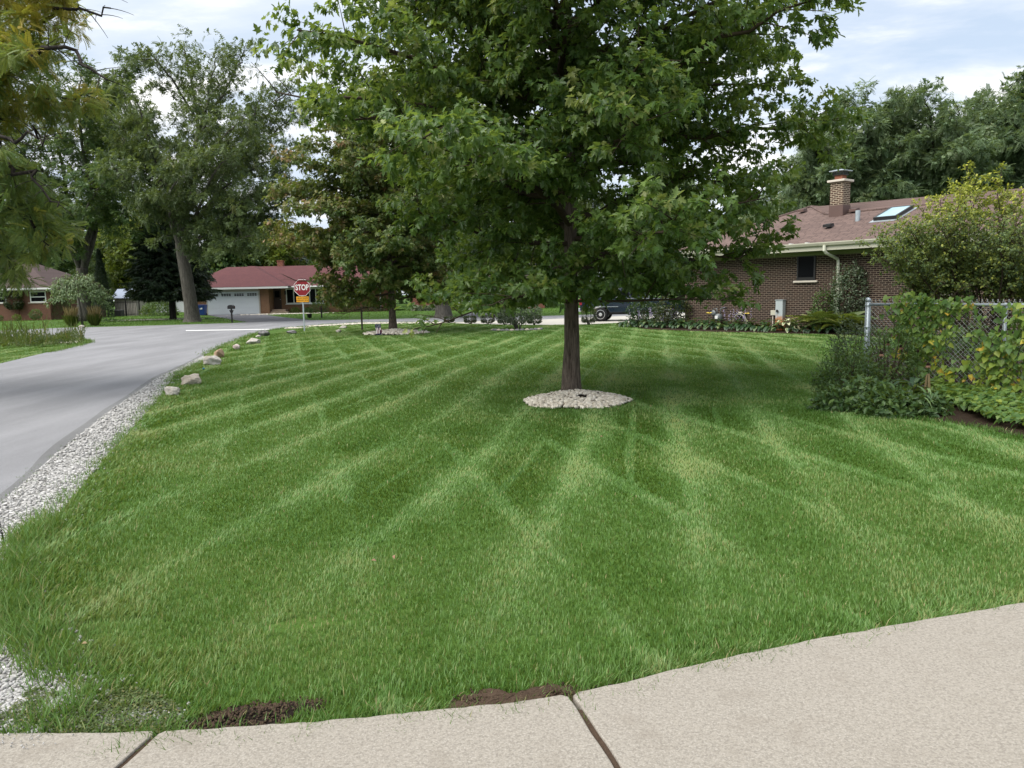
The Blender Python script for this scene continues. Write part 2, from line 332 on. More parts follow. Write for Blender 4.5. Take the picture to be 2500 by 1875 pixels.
M['door'] = plain('dark_door', (0.030, 0.017, 0.013), 0.5, 0.4, 0, 0.2, 4)
M['step'] = plain('brick_step', (0.32, 0.25, 0.19), 0.85, 0.2, 0, 0.2, 7)
M['sign_red'] = plain('sign_red', (0.25, 0.005, 0.014), 0.4, 0.45, 0, 0.06, 3)
M['sign_white'] = plain('sign_white', (0.82, 0.80, 0.80), 0.45, 0.4, 0, 0.04, 3)
M['sign_yellow'] = plain('sign_yellow', (0.80, 0.36, 0.012), 0.45, 0.4, 0, 0.06, 3)
M['ink'] = plain('sign_ink', (0.02, 0.017, 0.015), 0.5, 0.3)
M['post_brown'] = plain('post_brown', (0.055, 0.045, 0.035), 0.6, 0.3, 0.2, 0.25, 12)
M['bin_blue'] = plain('bin_blue', (0.012, 0.045, 0.20), 0.4, 0.4, 0, 0.1)
M['navy'] = plain('navy_paint', (0.006, 0.014, 0.030), 0.22, 0.5, 0.1, 0.1, 3, 0.7)
M['rubber'] = plain('tyre_rubber', (0.016, 0.016, 0.017), 0.8, 0.2)
M['alloy'] = plain('alloy_rim', (0.62, 0.62, 0.62), 0.3, 0.5, 0.7, 0.08)
M['flagblue'] = plain('flag_blue', (0.010, 0.014, 0.05), 0.6, 0.2); M['flagred'] = plain('flag_red', (0.24, 0.02, 0.03), 0.6, 0.2)
M['shedwall'] = plain('shed_wall', (0.40, 0.37, 0.33), 0.8, 0.2, 0, 0.1, 2); M['shedroof'] = plain('shed_roof', (0.19, 0.225, 0.29), 0.5, 0.35, 0.2, 0.1, 2)
M['acgrey'] = plain('unit_grey', (0.06, 0.06, 0.06), 0.6, 0.3)
M['hose'] = plain('hose', (0.34, 0.32, 0.25), 0.6, 0.3, 0, 0.2, 8)
M['meter'] = plain('meter_grey', (0.13, 0.145, 0.15), 0.5, 0.4, 0.3, 0.25, 12)
def mat_box():
    t = NT('utility_box_paint'); sp = t.new('ShaderNodeSeparateXYZ'); t.set(sp.inputs[0], t.obj()); n = t.noise(t.mapping(t.obj(), (6, 6, 2.5)), 3.0, 6)
    h = t.math('ADD', sp.outputs[2], t.math('MULTIPLY', t.math('SUBTRACT', n, 0.5), 0.45))
    return t.done(t.bsdf(t.ramp(h, [(0.22, (0.30, 0.10, 0.035)), (0.44, (0.36, 0.18, 0.09)), (0.56, (0.36, 0.40, 0.41))]), 0.6, 0.3))
M['ubox'] = mat_box()
def mat_spout():
    t = NT('downspout_paint'); sp = t.new('ShaderNodeSeparateXYZ'); t.set(sp.inputs[0], t.obj()); n = t.noise(t.obj(), 26.0, 4, 0.7)
    c = t.mix(t.ramp(n, [(0.52, 0.0), (0.6, 0.8)]), (0.58, 0.58, 0.49), (0.13, 0.16, 0.07))
    c = t.mix(t.ramp(sp.outputs[2], [(0.33, 0.0), (0.5, 0.0)]), c, c)
    g = t.ramp(t.math('DIVIDE', sp.outputs[2], 3.0), [(0.17, (0.50, 0.17, 0.06)), (0.20, (0.6, 0.6, 0.5))])
    up = t.ramp(t.math('DIVIDE', sp.outputs[2], 3.0), [(0.66, 1.0), (0.8, 0.0)])
    return t.done(t.bsdf(t.mix(up, g, t.mix(t.ramp(t.math('DIVIDE', sp.outputs[2], 3.0), [(0.17, 0.0), (0.2, 1.0)]), g, c)), 0.55, 0.3))
M['spout'] = mat_spout()
M['lilac'] = plain('lilac_petal', (0.32, 0.27, 0.42), 0.6, 0.2, 0, 0.2, 20); M['lily'] = plain('lily_petal', (0.85, 0.66, 0.12), 0.6, 0.2, 0, 0.1, 20)
M['seed'] = plain('seed_head', (0.018, 0.011, 0.008), 0.9, 0.1, 0, 0.3, 30); M['petal'] = plain('dry_petal', (0.21, 0.125, 0.085), 0.8, 0.1, 0, 0.3, 20)
# leaves and grass
M['maple'] = leafmat('maple_leaf', [(0.0, (0.038, 0.084, 0.024)), (0.35, (0.068, 0.138, 0.032)), (0.7, (0.120, 0.200, 0.046)), (0.9, (0.16, 0.24, 0.06)), (1.0, (0.28, 0.32, 0.10))], 0.46, 0.38, 0.45)
M['maple_b'] = leafmat('turning_maple_leaf', [(0.0, (0.034, 0.072, 0.020)), (0.35, (0.070, 0.118, 0.030)), (0.62, (0.125, 0.155, 0.040)), (0.84, (0.20, 0.165, 0.060)), (1.0, (0.25, 0.155, 0.075))], 0.3)
M['locust'] = leafmat('locust_leaf', [(0.0, (0.042, 0.072, 0.030)), (0.5, (0.088, 0.130, 0.050)), (0.85, (0.140, 0.185, 0.065)), (1.0, (0.19, 0.20, 0.06))], 0.3)
M['locust_near'] = leafmat('near_locust_leaf', [(0.0, (0.075, 0.135, 0.045)), (0.45, (0.140, 0.220, 0.075)), (0.75, (0.23, 0.27, 0.060)), (1.0, (0.34, 0.26, 0.040))], 0.4)
M['pale_locust'] = leafmat('pale_locust_leaf', [(0.0, (0.060, 0.108, 0.052)), (0.5, (0.140, 0.205, 0.105)), (0.85, (0.21, 0.28, 0.15)), (1.0, (0.28, 0.33, 0.18))], 0.3)
M['green'] = leafmat('green_leaf', [(0.0, (0.026, 0.060, 0.020)), (0.5, (0.060, 0.115, 0.034)), (1.0, (0.13, 0.20, 0.06))], 0.3)
M['yellowgreen'] = leafmat('yellow_green_leaf', [(0.0, (0.045, 0.085, 0.018)), (0.5, (0.12, 0.17, 0.028)), (1.0, (0.26, 0.27, 0.04))], 0.35)
M['spruce'] = leafmat('spruce_needle', [(0.0, (0.010, 0.020, 0.012)), (0.5, (0.022, 0.040, 0.022)), (1.0, (0.045, 0.070, 0.036))], 0.08)
M['bluespruce'] = leafmat('blue_spruce_needle', [(0.0, (0.030, 0.055, 0.045)), (0.5, (0.062, 0.095, 0.08)), (1.0, (0.11, 0.15, 0.125))], 0.1)
M['bush'] = leafmat('shrub_leaf', [(0.0, (0.040, 0.078, 0.034)), (0.4, (0.095, 0.150, 0.060)), (0.70, (0.20, 0.25, 0.060)), (1.0, (0.42, 0.43, 0.06))], 0.35)
M['silver'] = leafmat('silver_leaf', [(0.0, (0.045, 0.070, 0.040)), (0.6, (0.11, 0.15, 0.09)), (1.0, (0.24, 0.27, 0.19))], 0.2)
M['box'] = leafmat('boxwood_leaf', [(0.0, (0.008, 0.016, 0.006)), (0.6, (0.022, 0.040, 0.012)), (1.0, (0.10, 0.10, 0.022))], 0.15)
M['hosta'] = leafmat('hosta_leaf', [(0.0, (0.010, 0.030, 0.012)), (0.6, (0.028, 0.066, 0.022)), (0.9, (0.10, 0.15, 0.05)), (1.0, (0.22, 0.26, 0.12))], 0.2, 0.35)
M['varieg'] = leafmat('variegated_leaf', [(0.0, (0.05, 0.10, 0.04)), (0.45, (0.16, 0.23, 0.10)), (0.55, (0.55, 0.58, 0.36)), (1.0, (0.68, 0.68, 0.46))], 0.25)
M['fern'] = leafmat('fern_frond', [(0.0, (0.035, 0.065, 0.016)), (0.5, (0.09, 0.125, 0.028)), (1.0, (0.24, 0.24, 0.055))], 0.3)
M['vine'] = leafmat('vine_leaf', [(0.0, (0.040, 0.105, 0.030)), (0.4, (0.095, 0.185, 0.046)), (0.75, (0.19, 0.28, 0.055)), (0.92, (0.28, 0.34, 0.05)), (0.96, (0.55, 0.42, 0.03)), (1.0, (0.60, 0.36, 0.10))], 0.4)
M['strap'] = leafmat('strap_leaf', [(0.0, (0.030, 0.070, 0.022)), (0.6, (0.08, 0.15, 0.05)), (1.0, (0.20, 0.29, 0.11))], 0.25)
M['plume'] = leafmat('straw_plume', [(0.0, (0.22, 0.15, 0.07)), (1.0, (0.46, 0.34, 0.18))], 0.25)
M['grass'] = leafmat('grass_blade', [(0.0, (0.032, 0.090, 0.012)), (0.35, (0.062, 0.148, 0.024)), (0.65, (0.108, 0.212, 0.048)), (0.90, (0.195, 0.305, 0.115)), (0.96, (0.20, 0.26, 0.08)), (1.0, (0.34, 0.29, 0.15))], 0.3, 0.5, 0.25)
M['weed'] = leafmat('weed_leaf', [(0.0, (0.035, 0.060, 0.020)), (0.6, (0.085, 0.120, 0.035)), (0.9, (0.16, 0.17, 0.06)), (1.0, (0.28, 0.20, 0.09))], 0.3)
# ------------------------------------------------------------------ leaf templates: vertices and polygons, base at origin, +x to the tip
def T_maple(bend=.25, fold=.10):
    h = [(0.04, 0.20), (-0.03, 0.40), (0.24, 0.24), (0.50, 0.52), (0.50, 0.18), (0.72, 0.20)]
    V = [(0, 0, 0)] + [(x, y, fold * y - 0.25 * y * y - bend * x * x) for x, y in h] + [(1, 0, -bend - .06)] + [(x, -y, fold * y - 0.35 * y * y - bend * x * x) for x, y in h]
    return np.array(V), [[0, 7, 6, 5, 4, 3, 2, 1], [0, 8, 9, 10, 11, 12, 13, 7]]
def T_oval(w=0.5, fold=0.12, droop=0.12):
    V = [(0, 0, 0), (0.25, w * .42, fold * .8), (0.55, w * .5, fold), (0.85, w * .25, fold * .4 - droop * .6), (1, 0, -droop), (0.85, -w * .25, fold * .4 - droop * .6), (0.55, -w * .5, fold), (0.25, -w * .42, fold * .8), (.5, 0, 0)]
    return np.array(V), [[0, 8, 2, 1], [8, 4, 3, 2], [0, 7, 6, 8], [8, 6, 5, 4]]
def T_diamond(w=0.5):
    return np.array([(0, 0, 0), (0.5, w / 2, 0.06), (1, 0, -0.06), (0.5, -w / 2, 0.06)]), [[0, 2, 1], [0, 3, 2]]
def T_heart():
    h = [(-0.14, 0.20), (-0.05, 0.42), (0.25, 0.46), (0.6, 0.27)]
    V = [(0, 0, 0)] + [(x, y, 0.12 * y) for x, y in h] + [(1, 0, -0.12)] + [(x, -y, 0.12 * y) for x, y in h]
    return np.array(V), [[0, 5, 4, 3, 2, 1], [0, 6, 7, 8, 9, 5]]
def T_frond(pairs=8, w=0.42, lw=0.085, droop=0.35, taper=0.35):
    V = []; P = []
    for k in range(pairs):
        t = (k + 0.6) / (pairs + 0.4); L = w * (1 - taper * abs(2 * t - 0.9)) * 0.55; z = -droop * t * t
        for sgn in (1, -1):
            b = len(V); V += [(t, 0, z), (t + 0.04 + lw * .5, sgn * L * .5, z - 0.02 + lw * .1), (t + 0.10, sgn * L, z - 0.07), (t + 0.04 - lw * .5, sgn * L * .5, z - 0.02)]
            P.append([b, b + 1, b + 2, b + 3] if sgn < 0 else [b, b + 3, b + 2, b + 1])
    b = len(V); V += [(0.97, 0, -droop * .9), (1.04, .03, -droop), (1.15, 0, -droop * 1.15), (1.04, -.03, -droop)]; P.append([b, b + 1, b + 2, b + 3])
    b = len(V); V += [(0, .008, 0), (.5, .008, -droop * .25), (1, .004, -droop), (1, -.004, -droop), (.5, -.008, -droop * .25), (0, -.008, 0)]; P += [[b, b + 1, b + 4, b + 5], [b + 1, b + 2, b + 3, b + 4]]
    return np.array(V, float), P
def T_spray(n=9, seed=0, leaf=0.42, w=0.55, flat=0.5):     # a handful of small leaves on one shoot
    r = np.random.default_rng(seed); V = []; P = []
    tv, tp = T_diamond(w)
    for k in range(n):
        t = r.uniform(0.05, 0.85); a = r.uniform(-1.3, 1.3); e = r.normal(0, flat)
        ax = nrm(np.array([math.cos(a), math.sin(a), e])); nn = nrm(np.array([r.normal(0, .45), r.normal(0, .45), 1.0])); y = nrm(np.cross(nn, ax)); nn = np.cross(ax, y)
        b = len(V); s = leaf * r.uniform(.7, 1.15); o = np.array([t * .6, r.normal(0, .16), r.normal(0, .16)])
        V += [tuple(o + s * (p[0] * ax + p[1] * y + p[2] * nn)) for p in tv]; P += [[b + i for i in f] for f in tp]
    return np.array(V), P
def T_needles(n=14, seed=1):                                # spruce branchlet, hanging needles
    r = np.random.default_rng(seed); V = []; P = []
    for k in range(n):
        t = k / n; sgn = 1 if k % 2 else -1; L = 0.34 * (1 - .5 * t) * r.uniform(.8, 1.2); b = len(V)
        V += [(t - .03, 0, -.05 * t), (t + .10, sgn * L * .6, -.04 - r.uniform(0, .18)), (t + .20, sgn * L, -.08 - r.uniform(0, .26)), (t + .06, sgn * .01, -.06 * t)]; P.append([b, b + 1, b + 2, b + 3])
    b = len(V); V += [(0, 0, .05), (.6, 0, .10), (1.1, 0, -.05), (.6, 0, -.12)]; P.append([b, b + 1, b + 2, b + 3])
    return np.array(V), P
def scatter(tmpl, pos, ax, up, size):
    tv, tp = tmpl; ax = nrm(ax); y = nrm(np.cross(up, ax)); nz = np.cross(ax, y)
    size = np.broadcast_to(np.asarray(size, float), (len(pos),))[:, None, None]
    V = pos[:, None, :] + size * (tv[None, :, 0:1] * ax[:, None, :] + tv[None, :, 1:2] * y[:, None, :] + tv[None, :, 2:3] * nz[:, None, :])
    k = len(tv); loops = np.concatenate([np.array(f) for f in tp]); sizes = np.array([len(f) for f in tp])
    n = len(pos); return V.reshape(-1, 3), (loops[None, :] + (np.arange(n) * k)[:, None]).ravel(), np.tile(sizes, n), k
class Leaves:
    def __init__(s): s.V = []; s.L = []; s.S = []; s.T = []; s.n = 0
    def add(s, tmpl, pos, ax, up, size, tint):
        if len(pos) == 0: return s
        V, L, Z, k = scatter(tmpl, np.asarray(pos, float), np.asarray(ax, float), np.asarray(up, float), size)
        s.V.append(V); s.L.append(L + s.n); s.S.append(Z); s.T.append(np.repeat(np.broadcast_to(tint, (len(pos),)), k)); s.n += len(V); return s
    def build(s, name, m, parent=None, loc=None, smooth=False):
        return np_obj(name, np.concatenate(s.V), np.concatenate(s.L), np.concatenate(s.S), m, parent, {'tint': np.clip(np.concatenate(s.T), 0, 1)}, smooth, loc)

# ------------------------------------------------------------------ growing branches
def rdir(r, n): return nrm(r.normal(size=(n, 3)))
def ramify(mb, limbs, r, start=0.22, sec_step=0.22, sec_len=1.1, sec_up=0.15, twig_step=0.18, twig_len=0.35, spread=0.9, sag=0.0, env=None, sides=4, thin=1.0, keep=None, twig_wood=False):
    base = []; dirs = []; lens = []
    for pts, r0 in limbs:
        seg = np.linalg.norm(np.diff(pts, axis=0), axis=1); cum = np.concatenate([[0], np.cumsum(seg)]); L = cum[-1]
        mb.tube(pts, np.linspace(r0, max(0.006, r0 * .18), len(pts)), 7 if r0 > .03 else 5, cap=False)
        s_ = start * L; sgn = 1
        def P(s): return np.array([np.interp(s, cum, pts[:, i]) for i in range(3)])
        while s_ < L:
            p = P(s_); t = nrm(P(min(L, s_ + .05)) - P(s_ - .05)); lat = np.cross(t, [0, 0, 1.0]); lat = nrm(lat if np.linalg.norm(lat) > .1 else r.normal(size=3))
            a = r.normal(0, .55); up = np.cross(lat, t); q = lat * sgn * math.cos(a) + up * math.sin(a); sgn = -sgn
            d = nrm(t * r.uniform(.35, .8) + q * spread + np.array([0, 0, sec_up]) + r.normal(0, .12, 3))
            l = sec_len * r.uniform(.55, 1.25) * (1 - .6 * s_ / L)
            e = p + d * l + np.array([0, 0, -sag * l]); s_ += sec_step * r.uniform(.65, 1.35)
            if keep is not None and not keep(e): continue
            sp = bez(p, p + d * l * .55 + np.array([0, 0, .05 * l]), e, 5); mb.tube(sp, np.linspace(.007 + .006 * l, .003, 5) * thin, sides, cap=False)
            k = max(1, int(l / twig_step)); f = (np.arange(k) + r.uniform(.3, 1, k)) / k
            for j, ff in enumerate(f):
                i = min(3, int(ff * 4)); q0 = sp[i] + (sp[i + 1] - sp[i]) * (ff * 4 - i); td = nrm(sp[i + 1] - sp[i])
                ll = nrm(np.cross(td, [0, 0, 1.0]) + 1e-6) * (1 if j % 2 else -1)
                base.append(q0); dirs.append(nrm(td * .6 + ll * .75 + r.normal(0, .28, 3) + np.array([0, 0, sec_up]))); lens.append(twig_len * r.uniform(.7, 1.3))
            base.append(sp[-2]); dirs.append(nrm(sp[-1] - sp[-2] + r.normal(0, .1, 3))); lens.append(twig_len * r.uniform(.8, 1.3))
        base.append(pts[-2]); dirs.append(nrm(pts[-1] - pts[-2])); lens.append(twig_len * 1.3)
    base, dirs, lens = np.array(base), np.array(dirs), np.array(lens)
    if twig_wood:
        for b, d, l in zip(base, dirs, lens): mb.tube([b, b + d * l], [.0035 * thin, .0015 * thin], 3, cap=False)
    return base, dirs, lens
def leaf_on(tw, r, per, droop=0.45, out=0.5, c=None, petiole=0.05):
    b, d, l = tw; n = len(b); i = np.repeat(np.arange(n), per); f = r.uniform(.15, 1.05, len(i)); lat = nrm(np.cross(d[i], rdir(r, len(i))))
    ax = nrm(d[i] * .5 + lat * .8 + np.array([0, 0, -droop]) + r.normal(0, .2, (len(i), 3)))
    up = nrm(np.array([0, 0, 1.0]) + r.normal(0, .38, (len(i), 3)) + (out * nrm(b[i] - c) if c is not None else 0))
    return i, b[i] + d[i] * (l[i] * f)[:, None] + ax * petiole, ax, up
def broad_tree(name, base, H, r0, env, zlo, nl, label, cat, group, bm, lm, seed, tmpl, leaf, per, sec=(.24, 1.1), twig=(.2, .35), tint=(.35, .18), tint_fn=None, droop=.45, rise=1.3, sec_up=.15, lean=(0, 0), twig_wood=False, thin=1.0, limb_r=.013, keep=None, extra=None, ztop_thin=None, start=.22, mask=None):
    r = np.random.default_rng(seed); root = empty(name, base, 0, label, cat, group)
    n = 14; z = np.linspace(0, H * .94, n); tx = lean[0] * (z / H) + .05 * np.cumsum(r.normal(0, 1, n)) * r0 * 4 * (z > .3); ty = lean[1] * (z / H) + .05 * np.cumsum(r.normal(0, 1, n)) * r0 * 4 * (z > .3)
    T = np.stack([tx, ty, z], 1); R = r0 * (1 - .93 * (z / H) ** .8)
    T = np.vstack([[T[0] + [0, 0, -.1]], [T[0] + [0, 0, .12]], [T[0] + [0, 0, .35]], T[1:]]); R = np.concatenate([[r0 * 1.38, r0 * 1.17, r0 * 1.05], R[1:]])
    tm = MB().tube(T, R, 18); tm.build('trunk', bm, root, True)
    P = lambda zz: np.array([np.interp(zz, T[:, 2], T[:, i]) for i in range(3)])
    limbs = []
    for k in range(nl):
        zz = zlo + (H * .93 - zlo) * ((k + r.uniform(0, .8)) / nl) ** 1.05; az = k * 2.39996 + r.normal(0, .25)
        dz = rise * r.uniform(.5, 1.3) * (0.25 + .75 * min(1, (zz - zlo) / (H * .25))); zt = min(H, zz + dz); L = env(zt, az) * r.uniform(.82, 1.04)
        p0 = P(zz); c = P(min(H, zt)); e = np.array([c[0] * .4 + p0[0] * .6 + math.cos(az) * L, c[1] * .4 + p0[1] * .6 + math.sin(az) * L, zt])
        if L < .15: continue
        mid = p0 + (e - p0) * .5 + np.array([0, 0, (-.12 if zz < zlo + .6 else .10) * L]); limbs.append((bez(p0, mid, e, 9) + np.vstack([np.zeros(3), r.normal(0, .018 * L, (7, 3)), np.zeros(3)]), .008 + limb_r * L))
    for e in (extra or []): limbs.append(e)
    wb = MB(); tw = ramify(wb, limbs, r, start, sec[0], sec[1], sec_up, twig[0], twig[1], keep=keep, thin=thin, twig_wood=twig_wood)
    wb.build('branches', M['twig'] if bm is M['bark'] else bm, root, True)
    if ztop_thin is not None:
        kp = (tw[0][:, 2] < ztop_thin) | (r.random(len(tw[0])) < .45); tw = tuple(a[kp] for a in tw)
    c = np.array([lean[0] * .5, lean[1] * .5, H * .5]); i, p, ax, up = leaf_on(tw, r, per, droop, .5, c, leaf * .35)
    tt = tint[0] + tint[1] * r.normal(size=len(tw[0]))[i] + tint[1] * .6 * r.normal(size=len(i))
    if tint_fn is not None: tt = tint_fn(p, tt, r)
    if mask is not None: k_ = mask(p); p, ax, up, tt = p[k_], ax[k_], up[k_], tt[k_]
    Lv = Leaves(); sz = leaf * r.uniform(.7, 1.2, len(p))
    if isinstance(tmpl, list):
        w = r.integers(0, len(tmpl), len(p))
        for q, tm_ in enumerate(tmpl): m = w == q; Lv.add(tm_, p[m], ax[m], up[m], sz[m], tt[m])
    else: Lv.add(tmpl, p, ax, up, sz, tt)
    Lv.build('crown', lm, root)
    return root

MAPLES = [T_maple(.15, .30), T_maple(.35, .10), T_maple(-.05, .45), T_maple(.5, .25)]
SPRAYS = [T_spray(10, s) for s in range(4)]
FRONDS = T_frond(7, .5, .11, .4); FROND_NEAR = T_frond(9, .46, .105, .35)

# ------------------------------------------------------------------ ground outlines (metres, read off the photograph's ground)
G = lambda *p: np.array([gp(*q)[:2] for q in p])
ROAD_EDGE = G((0, 1232), (170, 1085), (339, 949), (452, 870), (497, 884.5), (522, 866), (553, 849), (589, 832), (616, 818), (638, 811))
ROAD_EDGE = np.vstack([[(-1.6, -8), (-3.2, 2.0), (-3.9, 4.6)], G((0, 1232), (130, 1116), (260, 1011), (381, 925), (440, 898), (497, 869), (545, 845), (585, 829), (622, 815), (650, 808), (700, 801), (789, 794), (879, 789), (950, 788.3), (1085, 787.5))])
FAR_EDGE = np.vstack([[(-75, 33)], G((0, 807.5), (163, 800), (300, 797), (450, 792.5), (563, 789), (608, 787), (766, 782), (950, 779), (1050, 776), (1208, 773), (1330, 771.5)), [(60, 66)]])
ISLAND = np.vstack([[(-75, 26)], G((0, 829), (68, 827), (150, 827), (197, 831), (213, 835), (199, 841), (160, 851), (113, 861), (0, 888)), [(-11, 4), (-9, -8), (-75, -8)]])
NEAR_CROSS = np.vstack([G((1085, 787.5), (1200, 783), (1330, 780)), [(60, 58)]])
ROAD = np.vstack([ROAD_EDGE, NEAR_CROSS[1:], FAR_EDGE[::-1], ISLAND[:-1]])
DRIVE_R = np.vstack([G((1085, 788.5), (1140, 791), (1230, 793), (1330, 794), (1440, 792), (1520, 788.5), (1600, 786)), [(11, 42), (22, 52), (26, 58)], NEAR_CROSS[2:3], G((1200, 783.4))])
DRIVE_FAR = G((502, 769), (604, 787.2), (762, 782.2), (690, 774.5), (633, 766.5))
DRIVE_H2 = G((1120, 776.5), (1215, 774.5), (1225, 764), (1150, 764))
SLAB_EDGE = smooth_line(G((-60, 1818), (200, 1815), (390, 1811), (620, 1797), (840, 1781), (1130, 1752), (1390, 1718), (1700, 1645), (1900, 1601), (2150, 1552), (2500, 1490), (2800, 1430)), 14)
GRAVEL_IN = smooth_line(np.vstack([[(-1.9, 2.72)], G((175, 1720), (140, 1620), (70, 1545), (28, 1480), (32, 1400), (75, 1310), (150, 1250), (250, 1130), (330, 1040), (395, 965), (430, 915), (478, 893), (500, 880))]), 6)
BED_HOUSE = smooth_line(G((1540, 795), (1570, 803), (1640, 807), (1750, 811), (1850, 813), (1960, 816), (2070, 818), (2160, 826)), 4)
RING1 = gp(1408, 981); RING2 = gp(966, 814.5)
BED_FENCE = smooth_line(np.vstack([G((2150, 850), (2070, 890), (2030, 935), (2022, 975), (2065, 1000), (2150, 1018), (2260, 1026), (2380, 1044), (2520, 1075), (2700, 1120))]), 4)
BED_FENCE_POLY = np.vstack([BED_FENCE, [(14, 7.5), (14, 14)]])
CRACKS = [G((1375, 1705), (1420, 1770), (1490, 1885)), G((392, 1805), (355, 1840), (300, 1890))]
SOIL_DARK = smooth_line(G((425, 1800), (470, 1765), (540, 1738), (640, 1722), (765, 1712), (790, 1728), (720, 1752), (690, 1785), (600, 1797), (500, 1805), (425, 1800)), 5)
SOIL_BROWN = smooth_line(G((1090, 1750), (1110, 1712), (1180, 1693), (1270, 1702), (1330, 1680), (1390, 1682), (1425, 1705), (1380, 1728), (1250, 1742), (1150, 1755), (1090, 1750)), 5)
SOIL_EDGE = smooth_line(G((1400, 1706), (1450, 1685), (1520, 1672), (1620, 1655), (1630, 1664), (1540, 1688), (1440, 1712), (1400, 1706)), 4)
SOIL_DEAD = smooth_line(G((640, 1532), (720, 1512), (840, 1512), (870, 1522), (760, 1540), (660, 1545), (640, 1532)), 4)
MOSS = smooth_line(G((-60, 1790), (30, 1740), (90, 1690), (200, 1720), (330, 1690), (440, 1740), (420, 1805), (200, 1812), (-60, 1815)), 4)
def sheet(name, poly, z, m, kind='structure'):
    mb = MB(); mb.add([(p[0], p[1], z) for p in poly], [tuple(range(len(poly)))]); o = mb.build(name, m)
    import bmesh
    bm = bmesh.new(); bm.from_mesh(o.data); bmesh.ops.triangulate(bm, faces=bm.faces[:], ngon_method='EAR_CLIP')
    for f in bm.faces:
        if f.normal.z < 0: f.normal_flip()
    bm.to_mesh(o.data); bm.free(); return tag(o, kind=kind)
def ribbon(name, a, b, z, m):                # strip between two polylines, resampled
    n = 60
    def rs(L):
        L = np.asarray(L)[:, :2]; s = np.concatenate([[0], np.cumsum(np.linalg.norm(np.diff(L, axis=0), axis=1))]); t = np.linspace(0, s[-1], n); return np.stack([np.interp(t, s, L[:, 0]), np.interp(t, s, L[:, 1])], 1)
    A, B = rs(a), rs(b); mb = MB(); mb.add([(*p, z) for p in A] + [(*p, z) for p in B], [(i, i + 1, n + i + 1, n + i) for i in range(n - 1)]); return tag(mb.build(name, m), kind='structure')
# ground: one large sheet
tag(MB().add([(-400, -60, 0), (400, -60, 0), (400, 700, 0), (-400, 700, 0)], [(0, 1, 2, 3)]).build('ground', M['ground']), kind='structure')
sheet('road', ROAD, 0.006, M['asphalt'])
_e = smooth_line(ROAD_EDGE[1:15], 6); _t = nrm(np.gradient(_e, axis=0)); _w = .03 + .16 * fbm(_e[:, 0] * 3, _e[:, 1] * 2.3)
ribbon('road_edge', _e + np.stack([_t[:, 1], -_t[:, 0]], 1) * .03, _e - np.stack([_t[:, 1], -_t[:, 0]], 1) * _w[:, None], 0.0095, M['roadedge'])
sheet('concrete_driveway', DRIVE_R, 0.010, M['paleconc'])
sheet('driveway', DRIVE_FAR, 0.010, M['drive']); sheet('driveway', DRIVE_H2, 0.010, M['drive'])
sheet('stop_line', np.vstack([G((454, 808.2), (665, 804.8), (668, 803.5), (454, 806.8))]), 0.011, M['paint'])
ribbon('gravel_verge', ROAD_EDGE[2:9], GRAVEL_IN, 0.012, M['gravel'])
sheet('planting_bed', np.vstack([BED_HOUSE, [(20, 27), (6.5, 36.5)]]), 0.008, M['mulch'])
sheet('planting_bed', BED_FENCE_POLY, 0.008, M['mulch'])
def mound(name, poly, h, m, seed):
    poly = smooth_line(poly, 2)[:-1]; c = poly.mean(0); poly = poly + (poly - c) / np.linalg.norm(poly - c, axis=1, keepdims=True) * ((fbm(poly[:, 0] * 22 + seed, poly[:, 1] * 22) - .5) * .12)[:, None]; n = len(poly); rings = [1, .93, .86, .78, .70, .62, .53, .44, .34, .22, .1]; V = []; Fs = []
    for k, q in enumerate(rings):
        for p in poly:
            w = c + (p - c) * q; V.append((*w, (.004 if k == 0 else h * (1 - q * q) ** .6 * (.15 + .9 * float(fbm(np.array(w[0] * 12.0 + seed), np.array(w[1] * 12.0))) + .55 * float(fbm(np.array(w[0] * 70.0), np.array(w[1] * 70.0)))))))
    V.append((*c, h)); 
    K = len(rings) - 1
    for k in range(K): Fs += [(k * n + i, k * n + (i + 1) % n, (k + 1) * n + (i + 1) % n, (k + 1) * n + i) for i in range(n)]
    Fs += [(K * n + i, K * n + (i + 1) % n, (K + 1) * n) for i in range(n)]
    return tag(MB().add(V, Fs).build(name, m, None, False), kind='structure')
mound('bare_soil', SOIL_DARK, .025, M['soil'], 1); mound('bare_soil', SOIL_BROWN, .035, M['soilb'], 2); mound('bare_soil', SOIL_EDGE, .02, M['soil'], 3); 
